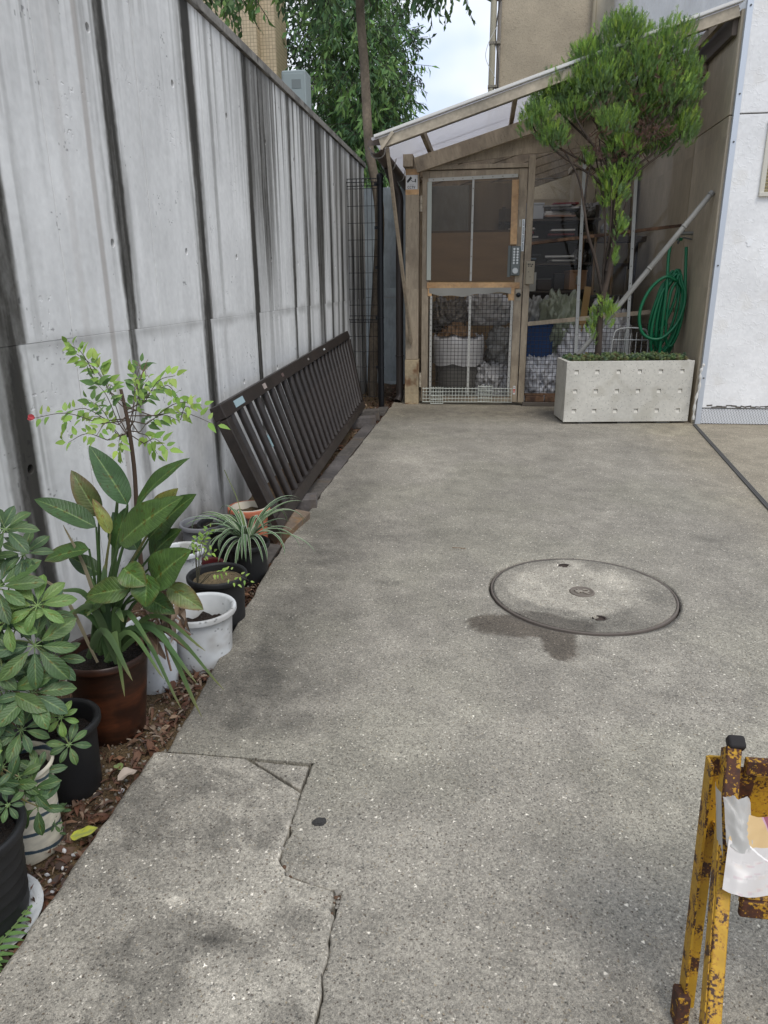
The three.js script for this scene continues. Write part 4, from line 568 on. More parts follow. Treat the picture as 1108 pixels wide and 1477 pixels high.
{ const t = thing('grey_shelf', 'narrow rusty bracket shelf under the pipe inside the shed', 'shelf', [1.2, 1.42, -7.9]); part(t, 'board', span(-0.22, 0.36, 0, 0.05, -0.15, 0.1), M('#4c4138', 0.8)); part(t, 'bracket', bar([-0.15, -0.25, -0.1], [-0.15, 0, 0.08], 0.02, 0.02), M('#332c27', 0.8)); part(t, 'bracket', bar([0.25, -0.25, -0.1], [0.25, 0, 0.08], 0.02, 0.02), M('#332c27', 0.8)); part(t, 'post', span(-0.2, -0.17, -1.42, 0, -0.15, -0.12), M('#332c27', 0.8)); part(t, 'post', span(0.3, 0.33, -1.42, 0, -0.15, -0.12), M('#332c27', 0.8)); }
carton(1.15, 0.62, -7.5, 0.34, 0.28, 0.3, '#3d3a36', 0.05, 'dark crate with tools below the bracket shelf', 'crate', false); carton(1.15, -0.008, -7.5, 0.4, 0.6, 0.36, '#57524a', 0, 'tall dark chest under the crate with tools', 'chest', false);
for (let k = 0; k < 4; k++) { const m = solo('garden_tool', rod([0, 0, 0], [rr(-0.1, 0.1), 1.5, -0.15], 0.013, 8), M(pick(['#6b5335', '#4b4038', '#82694a']), 0.7), 'long wooden handle leaning among the clutter in the shed', 'tool handle', 'handles leaning in the shed'); m.position.set(0.9 + k * 0.17, -0.008, -7.7 + 0.05 * k); }
{ const t = thing('timber_plank', 'pale timber plank leaning behind the conifer trunk in the shed', 'plank', [0.83, 0, -6.72]); part(t, 'plank', bar([-0.02, 0, 0], [0.10, 1.0, -0.3], 0.06, 0.015, V(0, 0, 1), 0.002), M('#9b7b4c', 0.75)); part(t, 'end_grain', bar([0.10, 1.0, -0.3], [0.1005, 1.004, -0.3012], 0.058, 0.014, V(0, 0, 1), 0), M('#7c6038', 0.8)); }
{ const t = thing('wire_rack', 'small white wire rack standing behind the planter', 'rack', [1.22, 0, -6.36]); const L = []; const fr = sweep([...curve([[-0.14, 0.0, 0], [-0.14, 0.60, 0], [-0.115, 0.66, 0], [0.115, 0.66, 0], [0.14, 0.60, 0], [0.14, 0.0, 0]], 40)], 0.006, 8); part(t, 'frame', fr, M('#b7b7b2', 0.5)); for (let i = 1; i < 6; i++) L.push(rod([-0.14 + i * 0.0467, 0.02, 0], [-0.14 + i * 0.0467, 0.64, 0], 0.003)); for (let j = 0; j < 5; j++) L.push(rod([-0.14, 0.1 + j * 0.12, 0.005], [0.14, 0.1 + j * 0.12, 0.005], 0.004)); part(t, 'wires', L, M('#b7b7b2', 0.5)); }

// ------------------------------------------------------------------ fence, railing, edging
{
  const t = thing('mesh_fence', 'black welded wire fence panel with a round post beside the shed', 'fence', [0, 0, -6.46]);
  const m = M('#17181b', 0.4, { metalness: 0.2 });
  part(t, 'post', rod([-0.905, -0.05, 0], [-0.900, 1.90, 0], 0.026, 18), m); part(t, 'post_cap', at(lathe([[0, 0.025], [0.02, 0.02], [0.029, 0.006], [0.029, -0.02]], 18), -0.900, 1.90, 0), m);
  for (let i = 0; i < 7; i++) { const x = -1.178 + i * 0.0405; part(t, 'upright_wire', sweep([[x, 0.04, -0.02], [x, 0.72, -0.02], [x, 0.745, 0.012], [x, 0.775, -0.02], [x, 1.83, -0.02], [x, 1.855, 0.014], [x, 1.885, -0.015]], 0.0023, 5), m); }
  for (let y = 0.06; y < 1.86; y += 0.1345) part(t, 'cross_wire', rod([-1.185, y, -0.017], [-0.915, y, -0.017], 0.0025, 5), m);
  for (const [y, z] of [[1.855, 0.014], [1.885, -0.015], [0.745, 0.012], [0.775, -0.02], [0.72, -0.02], [1.83, -0.02]]) part(t, 'fold_wire', rod([-1.185, y, z], [-0.915, y, z], 0.0035, 5), m);
  for (const y of [0.33, 0.76, 1.18, 1.5, 1.84]) part(t, 'clip', [at(new THREE.TorusGeometry(0.028, 0.004, 6, 18), -0.903, y, 0, 0, Math.PI / 2), span(-0.95, -0.925, y - 0.012, y + 0.012, -0.022, 0.006)], m);
}
{ // railing panel leaning on the wall, resting on blocks
  const t = thing('railing_panel', 'dark brown metal railing panel leaning against the concrete wall', 'railing', [0, 0, 0]);
  const br = M('#ffffff', 0.5, { metalness: 0.1, map: mottle([43, 36, 32], 0.4, { seed: 61, scale: 5, tint: [66, 60, 55], tintAmt: 0.4 }) });
  const A = V(-1.065, 0.548, -2.78), B = V(-1.155, 0.632, -6.13), C = V(-0.865, 0.062, -2.80), D = V(-1.0, 0.075, -5.95);   // near top, far top, near bottom, far bottom
  const out = new THREE.Vector3().crossVectors(B.clone().sub(A), C.clone().sub(A)).normalize(); if (out.x < 0) out.negate();
  const top = part(t, 'top_rail', bar(A, B, 0.052, 0.06, C.clone().sub(A).negate().normalize(), 0.004), br); part(t, 'bottom_rail', bar(C, D, 0.05, 0.055, C.clone().sub(A).negate().normalize(), 0.004), br);
  const dn = C.clone().sub(A).normalize();
  part(t, 'end_stile', bar(A.clone().addScaledVector(dn, 0.032).add(V(0, 0, -0.03)), C.clone().addScaledVector(dn, -0.03).add(V(0, 0, -0.03)), 0.05, 0.058, V(0, 0, 1), 0.004), br); part(t, 'end_stile', bar(B.clone().addScaledVector(dn, 0.032).add(V(0, 0, 0.03)), D.clone().addScaledVector(dn, -0.03).add(V(0, 0, 0.03)), 0.05, 0.058, V(0, 0, 1), 0.004), br);
  const n = 24; for (let i = 0; i < n; i++) { const q = (i + 0.9) / (n + 0.7), a = A.clone().lerp(B, q).addScaledVector(dn, 0.03), b = C.clone().lerp(D, q).addScaledVector(dn, -0.026); part(t, 'bar', rod(a, b, 0.0185, 10), br); }
  const stk = (q, l, h, c, off) => { const p = A.clone().lerp(B, q).addScaledVector(out, 0.0275), d = B.clone().sub(A).normalize(); part(top, 'sticker', bar(p.clone().addScaledVector(d, -l / 2), p.clone().addScaledVector(d, l / 2), 0.0025, h, dn.clone().negate(), 0), M(c, 0.5)); };
  stk(0.065, 0.13, 0.03, '#93a8ad'); stk(0.19, 0.05, 0.026, '#9a8f88'); stk(0.30, 0.04, 0.02, '#5d4d48'); stk(0.50, 0.03, 0.012, '#8a8580'); stk(0.66, 0.05, 0.012, '#b9bbb9');
  { const q = 2.9 / (n + 0.7), a = A.clone().lerp(B, q).addScaledVector(dn, 0.2).addScaledVector(out, 0.017); part(t, 'sticker', bar(a, a.clone().addScaledVector(dn, 0.06), 0.022, 0.002, out, 0), M('#7e9498', 0.5)); }
}
{
  const bm = [0, 1, 2].map(k => M('#ffffff', 0.85, { map: mottle([[92, 86, 80], [84, 79, 76], [100, 86, 72]][k], 0.35, { seed: 65 + k, scale: 5, tint: [128, 96, 62], tintAmt: k === 2 ? 0.7 : 0.15 }), bumpMap: bumpFine, bumpScale: 0.004 }));
  const blk = (x, y, z, w, h, d, ry, rx, rz, k, label) => { const o = solo('concrete_block', box(0, 0, 0, w, h, d, 0.006), bm[k], label, 'block', 'blocks propping the railing panel'); o.position.set(x, y, z); o.rotation.set(rx, ry, rz, 'YXZ'); };
  blk(-0.845, -0.005, -2.99, 0.10, 0.085, 0.26, -0.12, 0.02, -0.12, 2, 'brown stained block under the near end of the railing panel');
  blk(-0.895, 0.0, -3.32, 0.20, 0.08, 0.12, 0.2, 0, 0.05, 1, 'dark block set crosswise under the railing bottom rail');
  blk(-0.93, 0.0, -5.55, 0.21, 0.085, 0.11, 0.15, 0, 0.06, 1, 'dark grey block under the far end of the railing by the mesh post'); blk(-0.93, 0.012, -5.80, 0.2, 0.09, 0.1, 0.1, 0, 0.04, 0, 'grey block behind the far railing block next to the mesh fence');
  const zs = [-3.30, -3.85, -4.42, -5.0, -5.5];
  for (let i = 0; i < zs.length - 1; i++) { const L = zs[i] - zs[i + 1] - 0.012, o = solo('edging_block', box(0, 0, 0, 0.088, 0.07, L, 0.006), bm[i % 2], 'flat grey edging block laid end to end beside the paving edge', 'edging block', 'edging blocks beside the paving'); o.position.set(-0.868 + 0.003 * (i % 2), -0.04, (zs[i] + zs[i + 1]) / 2); o.rotation.set(0, rr(-0.015, 0.015), rr(-0.03, 0.03)); }
  const o = solo('edging_block', box(0, 0, 0, 0.08, 0.06, 0.30, 0.006), bm[0], 'tilted grey edging block half buried near the terracotta pot', 'edging block', 'edging blocks beside the paving'); o.position.set(-0.862, -0.035, -2.62); o.rotation.set(0.02, 0.03, -0.1);
  const o2 = solo('edging_block', box(0, 0, 0, 0.09, 0.06, 0.3, 0.006), bm[0], 'pale edging block at the foot of the mesh fence post', 'edging block', 'edging blocks beside the paving'); o2.position.set(-0.858, -0.03, -6.15); o2.rotation.set(0, 0.02, 0.05);
}

// ------------------------------------------------------------------ leaves
class Leafer {
  constructor() { this.p = []; this.c = []; this.i = []; this.t = []; }
  // d: way it grows, n: upper face; bend: radians it curls away from n along its length
  blade(o, d, n, L, W, { prof, bend = 0.3, fold = 0.25, seg = 7, col, wave = 0, twist = 0, cols = 4 } = {}) {
    d = d.clone().normalize(); const s0 = new THREE.Vector3().crossVectors(d, n).normalize(); n = new THREE.Vector3().crossVectors(s0, d).normalize();
    const base = this.p.length / 3; let p = o.clone(); const st = L / seg, ph = rnd() * 6;
    for (let k = 0; k <= seg; k++) {
      const t = k / seg, a = bend * t * (0.4 + 0.6 * t) * 1.0, dir = d.clone().multiplyScalar(Math.cos(a)).addScaledVector(n, -Math.sin(a)), nn = n.clone().multiplyScalar(Math.cos(a)).addScaledVector(d, Math.sin(a));
      const tw = twist * t, s = s0.clone().multiplyScalar(Math.cos(tw)).addScaledVector(nn, Math.sin(tw)), nm = nn.clone().multiplyScalar(Math.cos(tw)).addScaledVector(s0, -Math.sin(tw));
      if (k) p = p.clone().addScaledVector(dir, st); const w = W * 0.5 * prof(t);
      for (let c = 0; c <= cols; c++) { const q0 = c / cols * 2 - 1, q = cols > 2 ? Math.sign(q0) * Math.pow(Math.abs(q0), 1.7) : q0, v = p.clone().addScaledVector(s, q * w).addScaledVector(nm, Math.abs(q) * w * fold + wave * w * Math.sin(t * 9 + ph + (q > 0 ? 1.5 : 0)) * Math.abs(q)); this.p.push(v.x, v.y, v.z); this.t.push(q * 0.5 + 0.5, t * L * 9 + ph); this.c.push(...col(q, t)); }
    }
    const w = cols + 1; for (let k = 0; k < seg; k++) for (let c = 0; c < cols; c++) { const a = base + k * w + c, b = a + w; this.i.push(a, a + 1, b, b, a + 1, b + 1); }
    return p;
  }
  stem(pts, r, col, seg = 5) { const g = sweep(pts, r, seg, false), b = this.p.length / 3; const a = g.attributes.position; for (let i = 0; i < a.count; i++) { this.p.push(a.getX(i), a.getY(i), a.getZ(i)); this.t.push(0.5, 0); this.c.push(...col); } for (const k of g.index.array) this.i.push(b + k); }
  build() { const g = new THREE.BufferGeometry(); g.setAttribute('position', new THREE.Float32BufferAttribute(this.p, 3)); if (this.t.length * 3 === this.p.length * 2) g.setAttribute('uv', new THREE.Float32BufferAttribute(this.t, 2)); g.setAttribute('color', new THREE.Float32BufferAttribute(this.c, 3)); g.setIndex(this.i); g.computeVertexNormals(); return g; }
}
const vein = (u, v) => { const q = Math.abs(u - 0.5) * 2, f = ((v * 12 - q * 2.2 + 0.25 * vn(u * 12, v * 16, 16, 9)) % 1 + 1) % 1; return Math.min(f, 1 - f) * 2; };
const veinBump = tex(256, 256, (i, j) => { const k = 90 + 140 * smooth(0, 0.5, vein(i / 256, j / 256)); return [k, k, k]; }), veinMap = tex(256, 256, (i, j) => { const u = i / 256, v = j / 256, n = fbmT(u * 6, v * 6, 6, 4, 21), d = fbmT(u * 40, v * 40, 40, 2, 27), k = 236 + 60 * (n - 0.5) + 34 * (d - 0.5) + 22 * smooth(0.25, 0, vein(u, v)); const sp = smooth(0.73, 0.80, fbmT(u * 9, v * 9, 9, 3, 33)); return [lerp(k, 235, sp), lerp(k, 190, sp), lerp(k * 0.97, 120, sp)]; }, { srgb: true });
const leafGloss = M('#ffffff', 0.5, { vertexColors: true, map: veinMap, bumpMap: veinBump, bumpScale: 0.0007 }), leafSoft = MP('#ffffff', 0.85, { vertexColors: true, transmission: 0.3, thickness: 0 }), leafMatte = M('#ffffff', 0.75, { vertexColors: true });
const PR = { oval: t => Math.pow(Math.sin(Math.PI * Math.pow(clamp(t, 0, 1), 0.75)), 0.8) + 0.02, obov: t => Math.pow(Math.sin(Math.PI * Math.pow(clamp(t, 0, 1), 1.25)), 0.75) * (t > 0.98 ? 0.3 : 1) + 0.02, lance: t => Math.sin(Math.PI * Math.pow(clamp(t), 0.62)) + 0.015, strap: t => (0.55 + 0.45 * smooth(0, 0.2, t)) * Math.pow(1 - t, 0.55) + 0.01, heart: t => Math.pow(Math.sin(Math.PI * Math.pow(clamp(t), 0.55)), 0.6) + 0.01 };
const mix3 = (a, b, t) => [lerp(a[0], b[0], t), lerp(a[1], b[1], t), lerp(a[2], b[2], t)];
const vary = (c, v) => { const k = 1 + rr(-v, v), h = rr(-v, v) * 0.5; return [c[0] * k * (1 + h), c[1] * k, c[2] * k * (1 - h)]; };
const rdir = () => { let v; do v = V(rr(-1, 1), rr(-1, 1), rr(-1, 1)); while (v.lengthSq() > 1 || v.lengthSq() < 0.01); return v.normalize(); };
const camDir = V(0.45, 0.45, 0.75).normalize();     // open side of the strip, where leaves turn to the light

// ------------------------------------------------------------------ pots
const soilMat = M('#3a2c22', 1, { map: agMap, bumpMap: agBump, bumpScale: 0.02 });
function soilDisc(r, y, rough = 0.012, seed = 1) { const g = new THREE.CircleGeometry(r, 28, 0, 6.2832); const S = []; const R = new THREE.RingGeometry(0.001, r, 30, 8); R.rotateX(-Math.PI / 2); const p = R.attributes.position; for (let i = 0; i < p.count; i++) { const x = p.getX(i), z = p.getZ(i); p.setY(i, y + rough * (fbm(x * 40 + seed * 9, z * 40, 3, 701) - 0.5) * 2); } R.computeVertexNormals(); return boxUV(R.toNonIndexed()); }
function pot(name, label, x, z, rt, rb, h, m, { rim = 0.012, rimH = 0.02, soil = 0.82, soilM = soilMat, ribs = 0, wall = 0.005, rough = 0.012, tilt = [0, 0], y = soilY(x, z) - 0.004, group } = {}) {
  const t = thing(name, label, 'pot', [x, y, z], group); t.rotation.set(tilt[0], rr(0, 6), tilt[1]);
  const pr = [[0, 0], [rb * 0.96, 0], [rb, 0.004]]; const n = ribs || 6; for (let i = 1; i <= n; i++) { const q = i / n, r = lerp(rb, rt - rim, q), yy = q * (h - rimH - 0.002); if (ribs) pr.push([r - 0.002, yy - 0.45 * h / n], [r + 0.0015, yy - 0.25 * h / n], [r + 0.0015, yy - 0.1 * h / n]); else pr.push([r, yy]); }
  pr.push([rt - rim * 0.2, h - rimH], [rt, h - rimH * 0.75], [rt, h - 0.004], [rt - 0.003, h], [rt - rim * 0.55, h], [rt - rim - wall * 0.5, h - 0.006], [lerp(rb, rt - rim, 0.6) - wall, h * 0.6], [rb - wall, 0.012], [0, 0.012]);
  const bg = lathe(pr, 48), bp = bg.attributes.position, bu = bg.attributes.uv; for (let i = 0; i < bp.count; i++) bu.setXY(i, bu.getX(i) * 0.5, bp.getY(i));
  part(t, 'body', bg, m); const rs = lerp(rb, rt - rim, soil) - wall - 0.001; if (soil > 0) part(t, 'soil', soilDisc(rs, h * soil, rough, x * 7), soilM); return t;
}
const blackPlastic = () => M('#ffffff', 0.58, { map: mottle([19, 19, 20], 0.4, { seed: 71, scale: 5, tint: [50, 48, 46], tintAmt: 0.4, speck: 0.01 }) }), whitePlastic = (s, d) => M('#ffffff', 0.5, { map: mottle([206, 208, 208], 0.08, { seed: s, scale: 5, tint: [120, 112, 100], tintAmt: d, speck: 0.012 }) });
const bpm = blackPlastic();
pot('black_pot', 'ribbed black plastic pot on a white saucer with small green leaves', -0.858, -0.885, 0.104, 0.082, 0.195, bpm, { ribs: 7, y: -0.025 });
solo('pot_saucer', at(lathe([[0, 0], [0.092, 0], [0.106, 0.012], [0.106, 0.016], [0.09, 0.006], [0, 0.005]], 40), -0.858, -0.035, -0.885), whitePlastic(73, 0.4), 'white saucer under the ribbed black pot', 'saucer');
{ const stripes = tex(256, 256, (i, j) => { const u = i / 256, v = j / 256, q = (v * 5.0 + u * 3.0 + 0.10 * (fbmT(u * 8, v * 8, 8, 3, 5) - 0.5) * 2) % 1; const s = q > 0.62 && q < 0.80; const n = 0.9 + 0.2 * fbmT(u * 30, v * 30, 30, 2, 6); return s ? [62 * n, 78 * n, 88 * n] : [206 * n, 198 * n, 178 * n]; }, { srgb: true, repeat: [2, 5] });
  pot('striped_pot', 'cream cylindrical ceramic pot with slanted blue grey stripes', -0.888, -1.075, 0.074, 0.066, 0.20, M('#ffffff', 0.35, { map: stripes }), { rim: 0.006, rimH: 0.01, soil: 0.9 }); }
pot('black_pot', 'smooth black pot of leaf litter between striped and brown pots', -0.905, -1.255, 0.088, 0.070, 0.185, bpm, { soil: 0.78 });
pot('brown_pot', 'tall dark brown glazed pot with strap leaved plants', -0.905, -1.475, 0.108, 0.072, 0.24, M('#ffffff', 0.42, { map: mottle([62, 34, 20], 0.6, { seed: 75, scale: 6, streak: 0.2, tint: [34, 19, 13], tintAmt: 0.7 }) }), { soil: 0.88, rim: 0.008 });
pot('white_pot', 'slim white pot tucked behind the brown glazed pot', -0.895, -1.70, 0.078, 0.058, 0.19, whitePlastic(77, 0.5), { soil: 0.85 });
pot('white_pot', 'white plastic pot half filled with black soil', -0.805, -1.845, 0.107, 0.078, 0.185, whitePlastic(79, 0.35), { soil: 0.60, rough: 0.035, rim: 0.014, tilt: [0.03, -0.03], soilM: M('#2b211c', 1, { bumpMap: agBump, bumpScale: 0.02 }) });
pot('black_pot', 'black pot topped with a disc of cream gravel', -0.835, -2.06, 0.098, 0.08, 0.20, bpm, { soil: 0.88, rough: 0.003, soilM: M('#b9a888', 0.95, { map: agMap, bumpMap: agBump, bumpScale: 0.006 }) });
solo('pot_saucer', at(lathe([[0, 0], [0.088, 0], [0.104, 0.016], [0.104, 0.02], [0.086, 0.008], [0, 0.006]], 40), -0.826, soilY(-0.83, -2.06) - 0.006, -2.06), whitePlastic(81, 0.2), 'white saucer under the gravel topped black pot', 'saucer');
pot('white_pot', 'white pot behind the broad leaves near the wall', -1.035, -2.25, 0.078, 0.06, 0.20, whitePlastic(83, 0.3), { soil: 0.85 });
pot('grey_pot', 'dull grey pot against the wall behind the spider plant', -1.075, -2.56, 0.095, 0.08, 0.19, M('#76767a', 0.6), { soil: 0.85 });
pot('black_pot', 'black pot holding the variegated spider plant', -0.865, -2.46, 0.085, 0.068, 0.165, bpm, { soil: 0.88 });
pot('black_pot', 'wide black pot against the wall behind the spider plant', -1.005, -2.58, 0.10, 0.085, 0.20, bpm, { soil: 0.85 });
pot('red_pot', 'small dark red pot beside the spider plant pot', -0.975, -2.33, 0.06, 0.045, 0.12, M('#541a1c', 0.4), { soil: 0.85 });
pot('terracotta_pot', 'terracotta pot with a pale inner pot beside the railing end', -0.965, -2.80, 0.092, 0.065, 0.20, M('#ffffff', 0.8, { map: mottle([168, 98, 70], 0.18, { seed: 85, scale: 4, tint: [196, 160, 138], tintAmt: 0.4 }) }), { rim: 0.012, rimH: 0.03, soil: 0.86, soilM: M('#8d7a5e', 0.95, { map: agMap, bumpMap: agBump, bumpScale: 0.01 }) });
solo('inner_pot', at(lathe([[0.074, 0.14], [0.078, 0.197], [0.073, 0.197], [0.066, 0.15]], 40), -0.965, soilY(-0.965, -2.8), -2.80), M('#d8cfbd', 0.6), 'cream inner pot rim sitting inside the terracotta pot', 'pot');

// ------------------------------------------------------------------ potted plants
// umbrella plant: palmate leaves on long stalks
function palmate(center, normal, L, n, cols, droop = 0.5) {
  const g = new Leafer(), nn = normal.clone().normalize(); let a = Math.abs(nn.y) < 0.9 ? V(0, 1, 0) : V(1, 0, 0); a.sub(nn.clone().multiplyScalar(a.dot(nn))).normalize(); const b = new THREE.Vector3().crossVectors(nn, a), o = rr(0, 6.28);
  for (let k = 0; k < n; k++) { const th = o + (k + rr(-0.15, 0.15)) / n * Math.PI * 2 * 0.93, d = a.clone().multiplyScalar(Math.cos(th)).addScaledVector(b, Math.sin(th)).addScaledVector(nn, 0.18), c = vary(pick(cols), 0.12), rib = mix3(c, [0.26, 0.36, 0.13], 0.45), Lk = L * rr(0.72, 1.05);
    const st = center.clone().addScaledVector(d, L * 0.16); g.stem([center, st], 0.0012, rib, 4);
    g.blade(st, d, nn, Lk, Lk * rr(0.36, 0.44), { prof: PR.obov, bend: droop * rr(0.7, 1.4), fold: 0.22, seg: 7, cols: 6, wave: 0.05, col: (q, t) => Math.abs(q) < 0.04 ? rib : c }); }
  return g;
}
const schCols = [[0.060, 0.117, 0.035], [0.047, 0.100, 0.031], [0.076, 0.143, 0.039], [0.056, 0.112, 0.043]], schNew = [[0.165, 0.275, 0.061], [0.132, 0.231, 0.050]];
{
  reseed(500);
  const t = thing('umbrella_plant', 'bushy umbrella plant with glossy palmate leaves in the smooth black pot', 'plant', [0, 0, 0]);
  const root = V(-0.905, 0.10, -1.255);
  const stems = [[V(-0.93, 0.30, -1.2), V(-0.96, 0.52, -1.13)], [V(-0.90, 0.28, -1.17), V(-0.90, 0.44, -1.09)], [V(-0.96, 0.25, -1.2), V(-1.02, 0.42, -1.16)]];
  for (const s of stems) part(t, 'stem', sweep(curve([root, ...s], 12), q => 0.006 - 0.003 * q, 7), M('#6b6148', 0.8));
  const main = [ // centre, size, new growth
    [[-0.885, 0.612, -1.17], 0.060, 0], [[-0.90, 0.505, -1.14], 0.075, 0], [[-0.832, 0.466, -1.15], 0.062, 1], [[-0.845, 0.385, -1.14], 0.082, 0], [[-0.885, 0.440, -1.13], 0.060, 1], [[-0.93, 0.43, -1.12], 0.07, 0], [[-0.815, 0.225, -1.14], 0.034, 1], [[-0.80, 0.17, -1.13], 0.040, 0],
    [[-0.925, 0.36, -1.10], 0.075, 0], [[-0.90, 0.30, -1.11], 0.08, 0], [[-0.855, 0.29, -1.12], 0.07, 0], [[-0.93, 0.25, -1.08], 0.07, 0], [[-0.875, 0.22, -1.10], 0.055, 0], [[-0.96, 0.52, -1.14], 0.07, 0], [[-0.985, 0.60, -1.18], 0.065, 0], [[-0.98, 0.44, -1.12], 0.07, 0], [[-0.87, 0.555, -1.19], 0.05, 0],
    [[-0.99, 0.33, -1.10], 0.07, 0], [[-1.02, 0.5, -1.2], 0.07, 0], [[-0.94, 0.58, -1.22], 0.06, 0], [[-0.96, 0.19, -1.07], 0.05, 0], [[-0.845, 0.33, -1.19], 0.06, 0], [[-0.87, 0.42, -1.21], 0.06, 0], [[-1.03, 0.4, -1.15], 0.07, 0], [[-0.90, 0.16, -1.06], 0.05, 0], [[-0.84, 0.14, -1.08], 0.045, 0],
  ];
  for (const [c, L, nw] of main) { const C = V(...c), N = camDir.clone().add(V(rr(-0.35, 0.25), rr(-0.1, 0.5), rr(-0.3, 0.2))); const S = pick(stems), from = S[0].clone().lerp(S[1], rr(0.2, 1)); const g = palmate(C, N, L, Math.round(rr(7, 9)), nw ? schNew : schCols, 0.55); g.stem(curve([from, from.clone().lerp(C, 0.55).add(V(0, 0.02, 0)), C], 8), 0.0016, [0.16, 0.2, 0.07], 5); part(t, 'leaf', g.build(), leafGloss); }
}
{ const t = thing('leafy_seedling', 'low green seedling with rounded leaves in the ribbed black pot', 'plant', [0, 0, 0]);
  for (const [x, y, z, L] of [[-0.80, 0.235, -0.915, 0.030], [-0.815, 0.205, -0.90, 0.034], [-0.845, 0.25, -0.90, 0.035], [-0.86, 0.20, -0.87, 0.04], [-0.785, 0.20, -0.92, 0.028], [-0.83, 0.27, -0.94, 0.032], [-0.88, 0.26, -0.88, 0.036]]) { const g = palmate(V(x, y, z), camDir.clone().add(V(rr(-0.3, 0.3), 0.4, 0)), L, 7, rnd() < 0.4 ? schNew : schCols, 0.5); g.stem(curve([[-0.86, 0.13, -0.885], [x - 0.02, y - 0.03, z + 0.01], [x, y, z]], 6), 0.0012, [0.15, 0.2, 0.06], 5); part(t, 'leaf', g.build(), leafGloss); } }
{ const t = thing('trailing_shoot', 'thin leaved shoot spilling over the rim of the striped pot', 'plant', [0, 0, 0]);
  for (const [x, y, z, L, dx, dy] of [[-0.835, 0.175, -1.02, 0.045, 0.5, -0.2], [-0.85, 0.165, -1.01, 0.045, 0.2, -0.6], [-0.815, 0.15, -1.02, 0.05, 0.5, 0.4], [-0.825, 0.13, -1.01, 0.05, 0.4, -0.6], [-0.86, 0.18, -1.0, 0.04, 0, -0.3], [-0.80, 0.12, -1.01, 0.05, 0.6, -0.3]]) { const g = palmate(V(x, y, z), V(dx * 0.3, 0.5, 0.8), L, 5, schCols, 0.6); g.stem(curve([[-0.90, 0.16, -1.05], [x - 0.03, y + 0.015, z], [x, y, z]], 6), 0.0013, [0.22, 0.18, 0.08], 5); part(t, 'leaf', g.build(), leafGloss); } }
